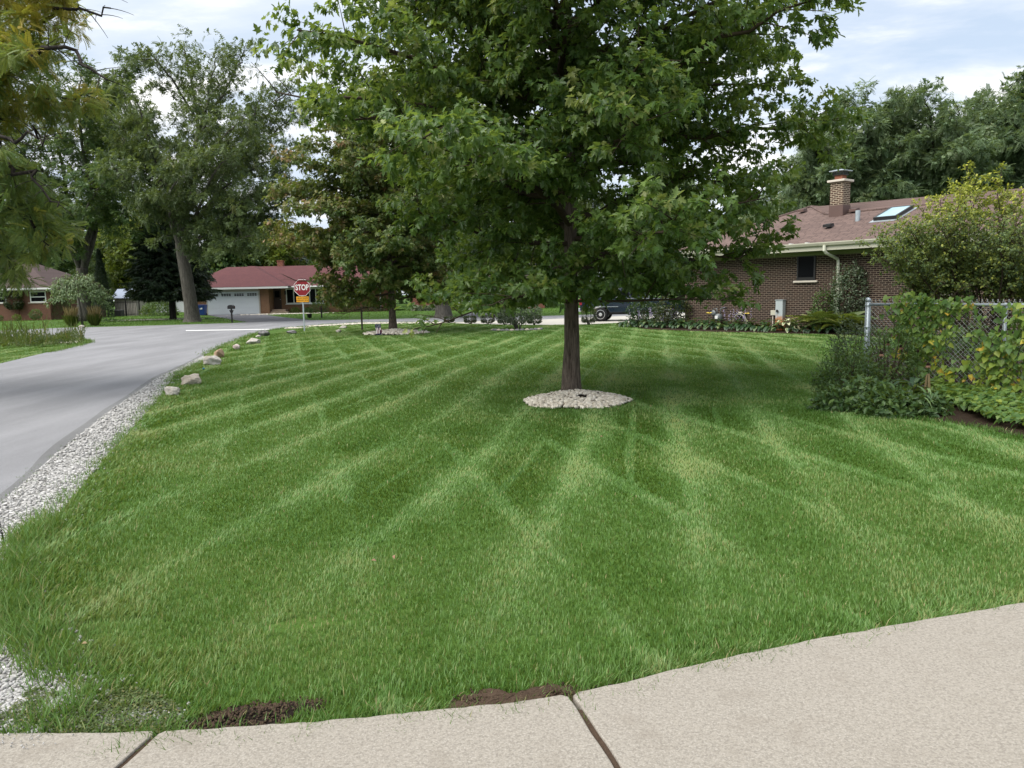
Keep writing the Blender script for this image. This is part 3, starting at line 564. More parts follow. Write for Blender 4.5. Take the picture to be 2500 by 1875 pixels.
# the concrete apron underfoot: three slabs with open joints
def slabs():
    E = SLAB_EDGE; cuts = []
    for cr in CRACKS:
        i = int(np.argmin(np.hypot(E[:, 0] - cr[0][0], E[:, 1] - cr[0][1]))); d = cr[-1] - cr[0]; cuts.append((i, d / np.linalg.norm(d)))
    (i1, d1), (i2, d2) = cuts; w = .011
    def rough(L, s): L = np.asarray(L).copy(); L[:, 1] += (fbm(L[:, 0] * 14 + s, L[:, 0] * 3) - .5) * .018 + (fbm(L[:, 0] * 60 + s, L[:, 0] * 3) - .5) * .010; return L
    def joint(p, d, sgn, s):
        q = np.array([-d[1], d[0]]) * sgn; t = np.linspace(0.02, 5.2, 60); L = p + d * t[:, None] + q * (w + .012 * (fbm(t * 7 + s, t * 0 + s) - .5))[:, None]; return L
    A = np.vstack([[(-6.5, -3)], [(-6.5, 2.62)], rough(E[:i2], 1), joint(E[i2], d2, -1, 3)[:]]); 
    Bp = np.vstack([joint(E[i2], d2, 1, 5)[::-1], rough(E[i2 + 1:i1], 2), joint(E[i1], d1, -1, 7)])
    Cp = np.vstack([joint(E[i1], d1, 1, 9)[::-1], rough(E[i1 + 1:], 3), [(9, -3)]])
    mb = MB()
    for Pq in (A, Bp, Cp): mb.prism(Pq[::-1], -0.08, 0.045)
    o = mb.build('pavement', M['concrete'], bevel=0.006); return tag(o, kind='structure')
slabs()
sheet('joint_soil', [(-7, -3), (9, -3), (3.5, 3.6), (0, 2.75), (-6, 2.4)], 0.034, M['soilb'])
# ------------------------------------------------------------------ grass
def grass_area(x, y):
    ok = ~inpoly(x, y, ROAD) & ~inpoly(x, y, DRIVE_R) & ~inpoly(x, y, DRIVE_FAR) & ~inpoly(x, y, DRIVE_H2)
    slab = y < np.interp(x, SLAB_EDGE[:, 0], SLAB_EDGE[:, 1]) + .012
    gi = np.vstack([GRAVEL_IN, ROAD_EDGE[2:9][::-1]]); gr = inpoly(x, y, gi)
    ok &= ~slab & ~gr
    for p in (BED_FENCE_POLY, np.vstack([BED_HOUSE, [(20, 27), (6.5, 36.5)]])): ok &= ~inpoly(x, y, p)
    ok &= np.hypot((x - RING1[0]) / .80, (y - RING1[1]) / .72) > 1
    ok &= np.hypot(x - RING2[0], (y - RING2[1])) > 1.25
    return ok
def blades(name, x, y, h, w, lean_az, lean, tint, m, label, seed):
    r = np.random.default_rng(seed); n = len(x); fa = r.uniform(0, 2 * np.pi, n); sx, sy = np.cos(fa) * w / 2, np.sin(fa) * w / 2
    lx, ly = np.cos(lean_az) * lean * h, np.sin(lean_az) * lean * h; hz = h * np.sqrt(np.maximum(1 - np.minimum(lean, .95) ** 2 * .7, .15))
    V = np.zeros((n, 5, 3)); V[:, 0] = np.stack([x - sx, y - sy, 0 * x], 1); V[:, 1] = np.stack([x + sx, y + sy, 0 * x], 1)
    V[:, 2] = np.stack([x + lx * .38 + sx * .8, y + ly * .38 + sy * .8, hz * .6], 1); V[:, 3] = np.stack([x + lx * .38 - sx * .8, y + ly * .38 - sy * .8, hz * .6], 1)
    V[:, 4] = np.stack([x + lx, y + ly, hz], 1)
    pat = np.array([0, 1, 2, 3, 3, 2, 4]); L = (np.arange(n)[:, None] * 5 + pat).ravel(); Z = np.tile([4, 3], n)
    o = np_obj(name, V.reshape(-1, 3), L, Z, m, None, {'tint': np.repeat(np.clip(tint, 0, 1), 5)}); tag(o, label, 'grass', None, 'stuff'); return o
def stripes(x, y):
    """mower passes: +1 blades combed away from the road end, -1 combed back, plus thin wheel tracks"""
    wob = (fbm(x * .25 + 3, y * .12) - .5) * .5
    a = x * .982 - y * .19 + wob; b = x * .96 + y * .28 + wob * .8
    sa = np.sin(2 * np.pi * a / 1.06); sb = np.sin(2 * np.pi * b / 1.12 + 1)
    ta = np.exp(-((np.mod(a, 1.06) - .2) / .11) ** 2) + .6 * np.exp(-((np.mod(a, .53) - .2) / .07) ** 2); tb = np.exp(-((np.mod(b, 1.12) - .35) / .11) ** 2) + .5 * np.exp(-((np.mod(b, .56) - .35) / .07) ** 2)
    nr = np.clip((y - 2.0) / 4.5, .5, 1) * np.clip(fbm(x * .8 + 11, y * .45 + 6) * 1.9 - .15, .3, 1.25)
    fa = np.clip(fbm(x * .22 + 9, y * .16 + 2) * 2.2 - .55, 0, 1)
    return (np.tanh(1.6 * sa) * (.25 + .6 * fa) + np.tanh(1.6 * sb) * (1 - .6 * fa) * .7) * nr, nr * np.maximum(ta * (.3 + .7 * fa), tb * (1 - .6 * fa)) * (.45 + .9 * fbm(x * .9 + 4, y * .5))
def sample(n, y0, y1, r, half=.74, pw=2.0):
    # denser close by: uniform in 1/y between y0 and y1
    u = r.random(n); y = 1 / (1 / y0 + (1 / y1 - 1 / y0) * u) if pw == 2 else y0 + (y1 - y0) * u
    return r.uniform(-half, half, n) * (y + 1.2), y
def lawn():
    r = np.random.default_rng(21); parts = []
    yy = np.linspace(2.5, 42, 4000); dens = 14500 * (2.6 / yy) ** 1.46 * 1.42 * (yy + 1.2); cdf = np.cumsum(dens); n = int(cdf[-1] * (yy[1] - yy[0])); cdf /= cdf[-1]
    y = np.interp(r.random(n), cdf, yy); x = r.uniform(-.71, .71, n) * (y + 1.2); ok = ~((y > 34) & (x < -10.5)); x, y = x[ok], y[ok]
    ok = grass_area(x, y); x, y = x[ok], y[ok]; w = .0038 * (y / 3.0) ** .84
    for p, q in ((SOIL_DARK, .06), (SOIL_BROWN, .10), (SOIL_EDGE, .15), (SOIL_DEAD, .25), (MOSS, .10)):
        k = ~inpoly(x, y, p) | (r.random(len(x)) < q); x, y, w = x[k], y[k], w[k]
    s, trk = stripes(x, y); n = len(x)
    de = np.minimum(seg_dist(x, y, GRAVEL_IN), seg_dist(x, y, SLAB_EDGE)); dc = seg_dist(x, y, SLAB_EDGE); dg = seg_dist(x, y, np.vstack([GRAVEL_IN[6:], ROAD_EDGE[8:14]]))
    rough = .8 * np.clip(1.15 - dg / .7, 0, 1) * (fbm(x * 2.2, y * 2.2) > .42) + .55 * np.clip(1.1 - dc / .40, 0, 1) * (fbm(x * 3 + 5, y * 3) > .36)
    rough = np.clip(rough, 0, 1); pat = fbm(x * .7 + 2, y * .7 + 8); clump = fbm(x * 5.0, y * 5.0); fine = fbm(x * 14.0, y * 14.0)
    h = (.020 + .012 * r.random(n)) * (.8 + .5 * clump) * (1 + 1.35 * rough * r.uniform(.5, 1.2, n)); h *= 1 + .012 * np.minimum(y, 20)
    away = math.atan2(.98, .19); az = np.where(r.random(n) < .5 + .34 * np.clip(s, -1.2, 1.2), away, away + np.pi) + r.normal(0, .55, n); az = np.where(rough > .4, np.arctan2(-.35, 1) + r.normal(0, 1.2, n), az)
    lean = np.clip(.40 + .16 * np.abs(s) + .34 * trk + r.normal(0, .16, n) + .25 * rough + .12 * np.clip((y - 8) / 12, 0, 1), .05, .97)
    az = np.where(trk > .42, away + r.normal(0, .5, n), az)
    t = .45 + .09 * np.clip((y - 7) / 12, 0, 1) + .06 + .20 * s + .17 * trk + .75 * (pat - .5) + .42 * (clump - .5) + .30 * (fine - .5) + r.normal(0, .17, n) + .16 * rough  # mowing sheen (stripes, tracks) and brighter grazing-lit far lawn painted into blade tint
    yel = np.clip((fbm(x * 1.1 + 30, y * 1.1 + 12) - .56) * 5, 0, 1); t = np.where(r.random(n) < yel * .40, .93 + .04 * r.random(n), t)
    t = np.clip(t, 0, .92) if False else np.where(t > .93, np.clip(t, .93, .965), np.clip(t, 0, .92)); dead = np.where(inpoly(x, y, SOIL_DEAD), .5, 0); t = np.where(r.random(n) < .010 + .04 * rough + dead, .98 + .02 * r.random(n), t)
    w = w * (1 + .8 * rough)
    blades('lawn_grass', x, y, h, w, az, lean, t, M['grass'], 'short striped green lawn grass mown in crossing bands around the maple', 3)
lawn()
def verge_grass():                        # tufts at the gravel edge, in the joints, and the far verges
    r = np.random.default_rng(33); X = []; Y = []; Hh = []; Wd = []; Tn = []
    def tufts(line, k, per, h, spread, w=.006, t0=.5):
        L = np.asarray(line)[:, :2]; i = r.integers(0, len(L) - 1, k); c = L[i] + (L[i + 1] - L[i]) * r.random((k, 1)) + r.normal(0, .05, (k, 2))
        n = k * per; j = np.repeat(np.arange(k), per); X.append(c[j, 0] + r.normal(0, spread, n)); Y.append(c[j, 1] + r.normal(0, spread, n))
        Hh.append(h * r.uniform(.5, 1.2, n) * r.uniform(.6, 1.2, k)[j]); Wd.append(np.full(n, w)); Tn.append(np.clip(t0 + r.normal(0, .14, k)[j] + r.normal(0, .1, n), 0, .95))
    tufts(GRAVEL_IN, 420, 22, .09, .06, .005, .52)
    tufts(GRAVEL_IN - [.16, 0], 90, 12, .05, .07, .004, .5)
    tufts(GRAVEL_IN[12:40], 160, 26, .13, .06, .006, .6)
    tufts(SLAB_EDGE[18:140], 220, 16, .075, .03, .004, .5)
    tufts(CRACKS[0][:2] + np.array([.0, .0]), 5, 16, .07, .012, .003, .7); tufts(CRACKS[1], 5, 8, .03, .012, .003, .7)
    tufts(ROAD_EDGE[8:18], 260, 14, .10, .10, .012, .5)
    tufts(ROAD_EDGE[3:9], 60, 10, .035, .03, .004, .35)
    tufts(ISLAND[1:9], 260, 14, .14, .12, .012, .55)
    tufts(np.vstack([RING1[None, :2] + .78 * np.stack([np.cos(np.linspace(0, 6.3, 30)), .9 * np.sin(np.linspace(0, 6.3, 30))], 1)]), 60, 10, .05, .03, .006, .35)
    tufts(BED_FENCE, 260, 12, .07, .05, .006, .45)
    tufts(SOIL_BROWN, 26, 6, .06, .03, .004, .6); tufts(SOIL_DARK, 30, 6, .06, .04, .004, .6)
    x = np.concatenate(X); y = np.concatenate(Y); n = len(x); ok = y > np.interp(x, SLAB_EDGE[:, 0], SLAB_EDGE[:, 1]) - .02
    ok |= np.arange(n) < 0
    k0 = sum(len(a) for a in X[:3]); k1 = k0 + len(X[3]) + len(X[4]); ok[k0:k1] = True
    k9 = n - len(X[-1]) - len(X[-2]); so = inpoly(x, y, SOIL_DARK) | inpoly(x, y, SOIL_BROWN) | inpoly(x, y, SOIL_EDGE); so[k9:] = False; ok &= ~so
    f = lambda a: np.concatenate(a)[ok]
    az = np.random.default_rng(4).uniform(0, 6.28, ok.sum()); ln = np.clip(.55 + .2 * np.random.default_rng(6).normal(size=ok.sum()), .1, .95)
    tt = f(Tn); q = np.random.default_rng(8).random(len(tt)); tt = np.where(q < .06, .99, tt)
    blades('edge_grass', x[ok], y[ok], f(Hh), f(Wd), az, ln, tt, M['grass'], 'longer unmown grass tufts along the gravel, slab and road edges', 5)
verge_grass()
def far_grass():
    r = np.random.default_rng(44); n = 60000; x = r.uniform(-70, 45, n); y = r.uniform(30, 82, n)
    ok = grass_area(x, y) & (y > np.interp(x, FAR_EDGE[:, 0], FAR_EDGE[:, 1])); x, y = x[ok], y[ok]; n = len(x)
    s = np.sin((x * .8 + y * .5) / .6); t = .52 + .08 * s + .4 * (fbm(x * .2, y * .2) - .5) + r.normal(0, .1, n)
    blades('neighbour_lawn_grass', x, y, .06 + .03 * r.random(n), np.full(n, .05), r.uniform(0, 6.28, n), np.full(n, .5), np.clip(t, 0, .92), M['grass'], 'mown grass of the lawns across the far street', 7)
    # low moss and clover by the gravel, dead clippings
    n = 16000; c = MOSS.mean(0); x = r.uniform(MOSS[:, 0].min(), MOSS[:, 0].max(), n); y = r.uniform(MOSS[:, 1].min(), MOSS[:, 1].max(), n); ok = inpoly(x, y, MOSS) & (fbm(x * 7, y * 7) > .40) & (y > np.interp(x, SLAB_EDGE[:, 0], SLAB_EDGE[:, 1]) + .01)
    x, y = x[ok], y[ok]; n = len(x); Lv = Leaves(); Lv.add(T_diamond(.7), np.stack([x, y, r.uniform(.005, .03, n)], 1), np.stack([r.normal(size=n), r.normal(size=n), r.uniform(-.1, .7, n)], 1), rdir(r, n) * .5 + [0, 0, 1], r.uniform(.008, .016, n), np.clip(.55 + .2 * r.normal(size=n), 0, .95))
    tag(Lv.build('clover', M['weed']), 'low yellow-green clover mat between gravel and concrete slab', 'ground cover', None, 'stuff')
far_grass()
# ------------------------------------------------------------------ stones
_ico = None
def ico(sub):
    import bmesh
    bm = bmesh.new(); bmesh.ops.create_icosphere(bm, subdivisions=sub, radius=1.0); V = np.array([v.co[:] for v in bm.verts]); Fq = [[v.index for v in f.verts] for f in bm.faces]; bm.free(); return V, Fq
def stones(name, x, y, z, s, m, label, cat, seed, sub=1, flat=.65):
    r = np.random.default_rng(seed); V0, F0 = ico(sub); n = len(x); k = len(V0); ax = rdir(r, n); y_ = nrm(np.cross(ax, rdir(r, n))); zz = np.cross(ax, y_)
    sc = np.stack([r.uniform(.8, 1.3, n), r.uniform(.65, 1.0, n), r.uniform(.5, .85, n)], 1) * s[:, None]
    j = 1 + .18 * r.normal(size=(n, k)); P = V0[None] * sc[:, None, :] * j[:, :, None]
    V = P[:, :, 0:1] * ax[:, None] + P[:, :, 1:2] * y_[:, None] + P[:, :, 2:3] * zz[:, None]; V[:, :, 2] *= flat; V += np.stack([x, y, z], 1)[:, None]
    L = (np.array(F0).ravel()[None] + (np.arange(n) * k)[:, None]).ravel(); o = np_obj(name, V.reshape(-1, 3), L, np.full(n * len(F0), 3), m, None, {'tint': np.repeat(r.random(n) ** .8, k)}, sub > 1)
    return tag(o, label, cat, None, 'stuff')
def gravel():
    r = np.random.default_rng(50); E = ROAD_EDGE[2:9]; xs = []; ys = []; ss = []
    poly = np.vstack([GRAVEL_IN, E[::-1]])
    n = 100000; u = r.random(n); y = 1 / (1 / 2.6 + (1 / 20 - 1 / 2.6) * u); x = r.uniform(-9, -1, n)
    ok = inpoly(x, y, poly) & (x < -1.0); x, y = x[ok], y[ok]; s = np.where(y < 8, .0105, .017) * r.uniform(.6, 1.35, len(x))
    # scattered chips beyond the edge and onto the slab corner
    m = 1300; i = r.integers(0, len(GRAVEL_IN) - 12, m); c = GRAVEL_IN[i]; x2 = c[:, 0] + r.normal(.02, .07, m); y2 = c[:, 1] + r.normal(0, .07, m); s2 = r.uniform(.006, .015, m)
    q = G((330, 1760))[0]; x3 = q[0] + r.normal(0, .09, 420); y3 = q[1] + r.normal(0, .035, 420); s3 = r.uniform(.005, .011, 420)
    q = G((70, 1730))[0]; x4 = q[0] + r.normal(0, .11, 900); y4 = q[1] + r.normal(0, .11, 900); s4 = r.uniform(.006, .013, 900)
    q = G((110, 1470))[0] + [-.25, 0]; x5 = q[0] + r.normal(0, .13, 700); y5 = q[1] + r.normal(0, .10, 700); s5 = r.uniform(.006, .013, 700)
    q = G((40, 1820))[0]; x6 = q[0] + r.normal(0, .12, 160); y6 = q[1] + r.normal(-.02, .05, 160); s6 = r.uniform(.0025, .0055, 160)
    X = np.concatenate([x, x2, x3, x4, x6]); Y = np.concatenate([y, y2, y3, y4, y6]); Sz = np.concatenate([s, s2, s3, s4, s6])
    slab = Y < np.interp(X, SLAB_EDGE[:, 0], SLAB_EDGE[:, 1]); kk = ~slab | ((Sz < .006) & (r.random(len(X)) < .6)); X, Y, Sz, slab = X[kk], Y[kk], Sz[kk], slab[kk]
    stones('gravel', X, Y, np.where(slab, .050, .012) + Sz * .35, Sz, M['chip'], 'crushed white gravel strip between the road and the lawn', 'gravel', 51, 1, .8)
    # roadside strip by the corner, under the stop sign and round the spruce
    n = 2600; L = ROAD_EDGE[13:20]; i = r.integers(0, len(L) - 1, n); p = L[i] + (L[i + 1] - L[i]) * r.random((n, 1)); X = p[:, 0] + r.normal(.25, .25, n); Y = p[:, 1] - np.abs(r.normal(.55, .38, n))
    k = ~inpoly(X, Y, ROAD) & (fbm(X * .5, Y * .9) > .42); X, Y = X[k], Y[k]; Sz = r.uniform(.03, .06, len(X))
    q = gp(203, 835); X = np.concatenate([X, q[0] + r.normal(0, .45, 400)]); Y = np.concatenate([Y, q[1] + r.normal(0, .35, 400)]); Sz = np.concatenate([Sz, r.uniform(.03, .06, 400)])
    k = ~inpoly(X, Y, ROAD); X, Y, Sz = X[k], Y[k], Sz[k]
    q = gp(405, 780); X = np.concatenate([X, q[0] + r.normal(0, 1.7, 700)]); Y = np.concatenate([Y, q[1] + r.normal(0, .5, 700)]); Sz = np.concatenate([Sz, r.uniform(.03, .07, 700)])
    q = gp(690, 767); X = np.concatenate([X, q[0] + r.normal(0, 1.6, 600)]); Y = np.concatenate([Y, q[1] + r.normal(0, .6, 600)]); Sz = np.concatenate([Sz, r.uniform(.04, .09, 600)])
    stones('roadside_gravel', X, Y, Sz * .3, Sz, M['pebble'], 'pale stone chips along the street corner and beds across it', 'gravel', 53, 1, .6)
gravel()
def crumbs():
    r = np.random.default_rng(57); X = []; Y = []; Z = []
    for p, n in ((SOIL_DARK, 900), (SOIL_BROWN, 700), (SOIL_EDGE, 160)):
        x = r.uniform(p[:, 0].min() - .03, p[:, 0].max() + .03, n * 2); y = r.uniform(p[:, 1].min() - .03, p[:, 1].max() + .03, n * 2); d = seg_dist(x, y, p); k = (inpoly(x, y, p) | (d < .03 * r.random(len(x)))) & (y > np.interp(x, SLAB_EDGE[:, 0], SLAB_EDGE[:, 1]) + .006); X.append(x[k]); Y.append(y[k]); Z.append(np.clip(d[k] * .30, 0, .03))
    X, Y, Z = map(np.concatenate, (X, Y, Z)); Sz = r.uniform(.003, .010, len(X)) * r.uniform(.6, 1.2, len(X)); stones('soil_crumbs', X, Y, Z + .004, Sz, M['soilb'], 'crumbly clods of earth on the bare patches at the slab edge', 'soil', 58, 1, .9)
crumbs()
def ring(c, R, rx, ry, h, n, s0, label, seed, hole):
    r = np.random.default_rng(seed); a = r.uniform(0, 2 * np.pi, n); q = np.sqrt(r.random(n)) * (1 + .05 * np.sin(a * 5 + 1)); x = c[0] + rx * q * np.cos(a); y = c[1] + ry * q * np.sin(a)
    s = s0 * r.uniform(.65, 1.25, n); z = h * np.clip(1 - q, 0, 1) ** .75 + s * .3; k = np.ones(n, bool)
    for hx, hy, hr in hole: k &= np.hypot(x - c[0] - hx, y - c[1] - hy) > hr * r.uniform(.75, 1.2, n)
    stones('pebble_mulch', x[k], y[k], z[k], s[k], M['pebble'], label, 'pebbles', seed + 1, 2 if s0 < .045 else 1, .8)
    t = np.linspace(0, 2 * np.pi, 33)[:-1]; mb = MB(); V = [(c[0] + rx * q * .97 * math.cos(a), c[1] + ry * q * .97 * math.sin(a), .006 + h * max(0, 1 - q) ** .75 * .9) for q in (1, .75, .5, .25) for a in t]; V.append((c[0], c[1], h * .9))
    Fs = [(k * 32 + i, k * 32 + (i + 1) % 32, (k + 1) * 32 + (i + 1) % 32, (k + 1) * 32 + i) for k in range(3) for i in range(32)] + [(96 + i, 96 + (i + 1) % 32, 128) for i in range(32)]
    tag(mb.add(V, Fs).build('bare_soil', M['soil'], None, True), kind='structure')
ring(RING1, 1, .78, .70, .15, 2300, .033, 'mound of cream pebbles around the foot of the big maple', 60, [(.05, -.25, .10), (.20, -.14, .05), (.27, -.30, .05)])
ring(RING2, 1, 1.35, 1.0, .16, 1100, .055, 'mound of cream pebbles around the foot of the turning maple by the street', 62, [])
def rock(px, py, wpx, hpx, m, label, seed, box=.0, cat='rock', group='rocks along the lawn edge'):
    g = gp(px, py); k = F / g[1]; w, h = wpx / k, hpx / k; V, Fq = ico(4); r = np.random.default_rng(seed)
    V = np.sign(V) * np.abs(V) ** (1 - box) if box else V; V = V / np.maximum(1, np.abs(V).max())
    for q in range(11):
        nn_ = nrm(r.normal(size=3) * [1, 1, .8]); pr = V @ nn_; V = V - np.maximum(0, pr - r.uniform(.62, .88))[:, None] * nn_ * .92
    d = 1 + .30 * (fbm(V[:, 0] * 1.3 + seed, V[:, 1] * 1.3 + V[:, 2] * 1.7) - .5) + .14 * (fbm(V[:, 0] * 9 + seed, V[:, 1] * 9 + V[:, 2] * 8) - .5) + .16 * (fbm(V[:, 0] * 4 + seed, V[:, 1] * 4 + V[:, 2] * 3) - .5); V = V * d[:, None]
    V = V * [w * .52, w * .40, h * .62] + [0, 0, h * .40]; a = r.uniform(-.4, .4); c_, s_ = math.cos(a), math.sin(a); V = V @ np.array([[c_, s_, 0], [-s_, c_, 0], [0, 0, 1]])
    o = np_obj('rock', V, np.array(Fq).ravel(), np.full(len(Fq), 3), m, None, None, True, (g[0], g[1] + w * .2, 0)); return tag(o, label, cat, group)
rock(418, 968, 40, 26, M['rock_white'], 'knobbly white boulder, nearest of those along the gravel edge', 1)
rock(466, 941, 50, 27, M['rock_tan'], 'long flat-topped tan block with a blue dab of paint', 2, .35)
rock(516, 893, 42, 26, M['rock_white'], 'large square white boulder touching the orange one', 3, .25)
rock(532, 874, 28, 23, M['rock_orange'], 'orange-brown boulder behind the large square white one', 4)
rock(577, 854, 19, 13, M['rock_pink'], 'small pinkish stone alone on the dry grass verge', 5)
rock(617, 840, 33, 15, M['rock_white'], 'long low white boulder before the dark grey one', 6)
rock(629, 824, 14, 6, M['rock_white'], 'small pale flat stone between the low white and dark grey boulders', 7)
rock(643, 821, 29, 15, M['rock_grey'], 'dark grey boulder at the bend of the road edge', 8)
rock(711, 815, 24, 9, M['rock_grey'], 'flat grey stone sunk in the grass left of the stop sign', 9)
rock(826, 812, 14, 8, M['rock_white'], 'small white stone in the longer grass before the brown post', 10)
rock(837, 802, 20, 8, M['rock_white'], 'low white stone at the roadside behind the brown post', 11)
rock(198, 802, 17, 8, M['rock_white'], 'white stone beside the thin weeping tree across the street', 12, 0, 'rock', None)
rock(2012, 978, 26, 9, M['rock_tan'], 'flat tan stepping stone at the tip of the fence bed', 13, .4, 'rock', None)
o = MB().lathe([(.0, 0), (.022, .004), (.024, .02), (.012, .034), (0, .036)], n=10).build('paint_cap', plain('blue_cap', (.02, .16, .30)), None, True, gp(494, 926) + [0, .1, .19])
tag(o, 'small blue plastic cap on the corner of the tan block', 'cap')
# ------------------------------------------------------------------ trees
def env_tab(zs, rs, wob=.12, seed=0):
    r = np.random.default_rng(seed); ph = r.uniform(0, 6.28, 3)
    return lambda z, az: float(np.interp(z, zs, rs)) * (1 + wob * math.sin(2 * az + ph[0] + z) * .6 + wob * math.sin(3 * az + ph[1] + 1.7 * z))
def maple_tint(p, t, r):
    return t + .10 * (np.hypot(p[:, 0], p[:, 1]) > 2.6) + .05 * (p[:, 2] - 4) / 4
mb_ = gp(1395, 958)
def px_limb(px, base, r0, n=9):      # a limb through picked points, in the tree's own frame
    P = smooth_line(np.array([at(x, y, Y) for x, y, Y in px]) - np.array(base), 4); return (P, r0)
TWIG = px_limb([(1390, 725, 12.3), (1280, 732, 11.8), (1180, 752, 11.2), (1080, 788, 10.8), (1010, 803, 10.6)], mb_, .018)[0]
def line_dist(p, L):
    d = np.full(len(p), 9.0)
    for q in L: d = np.minimum(d, np.linalg.norm(p - q, axis=1))
    return d
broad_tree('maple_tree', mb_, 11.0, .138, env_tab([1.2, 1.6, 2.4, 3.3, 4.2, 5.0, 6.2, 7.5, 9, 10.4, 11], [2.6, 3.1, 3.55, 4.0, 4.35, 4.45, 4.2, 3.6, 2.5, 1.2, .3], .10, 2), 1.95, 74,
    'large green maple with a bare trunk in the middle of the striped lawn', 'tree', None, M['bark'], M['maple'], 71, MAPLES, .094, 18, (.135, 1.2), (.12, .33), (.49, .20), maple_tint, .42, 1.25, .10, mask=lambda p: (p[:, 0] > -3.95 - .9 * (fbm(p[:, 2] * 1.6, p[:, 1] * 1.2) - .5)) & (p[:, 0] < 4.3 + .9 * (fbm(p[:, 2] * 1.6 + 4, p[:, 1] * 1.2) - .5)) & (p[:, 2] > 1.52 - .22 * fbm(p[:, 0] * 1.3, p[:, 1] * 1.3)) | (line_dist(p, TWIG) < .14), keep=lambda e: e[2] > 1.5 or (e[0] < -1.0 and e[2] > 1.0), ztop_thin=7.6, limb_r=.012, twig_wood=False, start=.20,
    extra=[(TWIG, .018), px_limb([(1390, 740, 12.3), (1310, 725, 10.9), (1240, 728, 10.1), (1200, 745, 9.9)], mb_, .02), px_limb([(1400, 735, 12.3), (1520, 735, 11.4), (1680, 730, 10.9), (1800, 735, 10.6)], mb_, .025)])
def turn_tint(p, t, r):
    return t - .06 + .30 * np.clip((-p[:, 0] - .6) / 4.0, 0, 1) * (.5 + .8 * fbm(p[:, 0] * .8 + 5, p[:, 2] * .8)) + .14 * (fbm(p[:, 1] * .9, p[:, 2] * .7) > .58)
b2 = gp(960, 812)
def env2(z, az):
    base = float(np.interp(z, [1.2, 2, 3, 4.5, 6, 7.5, 9, 9.6], [2.6, 3.3, 3.9, 4.3, 4.1, 3.3, 1.7, .3])); return base * (1.06 + .10 * -math.cos(az) + .07 * math.sin(3 * az + z))
broad_tree('maple_tree', b2, 9.6, .17, env2, 1.5, 56, 'smaller maple turning orange-brown on one side, beside the stop sign', 'tree', None, M['bark'], M['maple_b'], 73, MAPLES[:2], .155, 14, (.17, 1.15), (.15, .36), (.46, .16), turn_tint, .4, 1.1, .08,
    mask=lambda p: (p[:, 2] > 1.35 - .3 * fbm(p[:, 0], p[:, 1])) & (p[:, 0] > np.interp(p[:, 2], [1.0, 2.4, 2.9, 3.6, 4.2], [-2.9, -2.95, -3.0, -3.6, -9])), extra=[px_limb([(955, 752, 32.6), (900, 750, 32), (840, 765, 31.2), (805, 765, 30.8)], b2, .03)])
def forked(name, base, trunk, limbs, label, group, bm, lm, seed, tmpl, leaf, per, sec, twig, tint, droop, sag=0.0, sec_up=.12, start=.3, tint_fn=None, thin=1.0, stubs=True, cat='tree'):
    r = np.random.default_rng(seed); root = empty(name, base, 0, label, cat, group); b = np.array(base, float)
    for pts, rad in trunk:
        P = smooth_line(np.array(pts, float) - b, 5); MB().tube(P, np.interp(np.linspace(0, 1, len(P)), np.linspace(0, 1, len(rad)), rad), 16).build('trunk', bm, root, True)
    L = []
    for pts, r0 in limbs:
        P = smooth_line(np.array(pts, float) - b, 5); P[2:-1] += r.normal(0, .06, (len(P) - 3, 3)); L.append((P, r0))
    wb = MB(); tw = ramify(wb, L, r, start, sec[0], sec[1], sec_up, twig[0], twig[1], spread=.95, sag=sag, thin=thin); wb.build('branches', bm, root, True)
    i, p, ax, up = leaf_on(tw, r, per, droop, .4, np.array([0, 0, 6.0]), leaf * .2); tt = tint[0] + tint[1] * r.normal(size=len(tw[0]))[i] + tint[1] * .5 * r.normal(size=len(i))
    if tint_fn is not None: tt, k = tint_fn(p, tt, r); p, ax, up, tt = p[k], ax[k], up[k], tt[k]
    Lv = Leaves(); sz = leaf * r.uniform(.65, 1.25, len(p)); ts = tmpl if isinstance(tmpl, list) else [tmpl]; w = r.integers(0, len(ts), len(p))
    for q, tm_ in enumerate(ts): m = w == q; Lv.add(tm_, p[m], ax[m], up[m], sz[m], tt[m])
    Lv.build('crown', lm, root); return root
def A(*q): return [at(x, y, Y) for x, y, Y in q]
lb = gp(470, 786); Yl = lb[1]
def thin_top(p, t, r): return t, r.random(len(p)) < np.interp(p[:, 2] + p[:, 0] * .35, [7, 14, 21], [1.0, .9, .34])
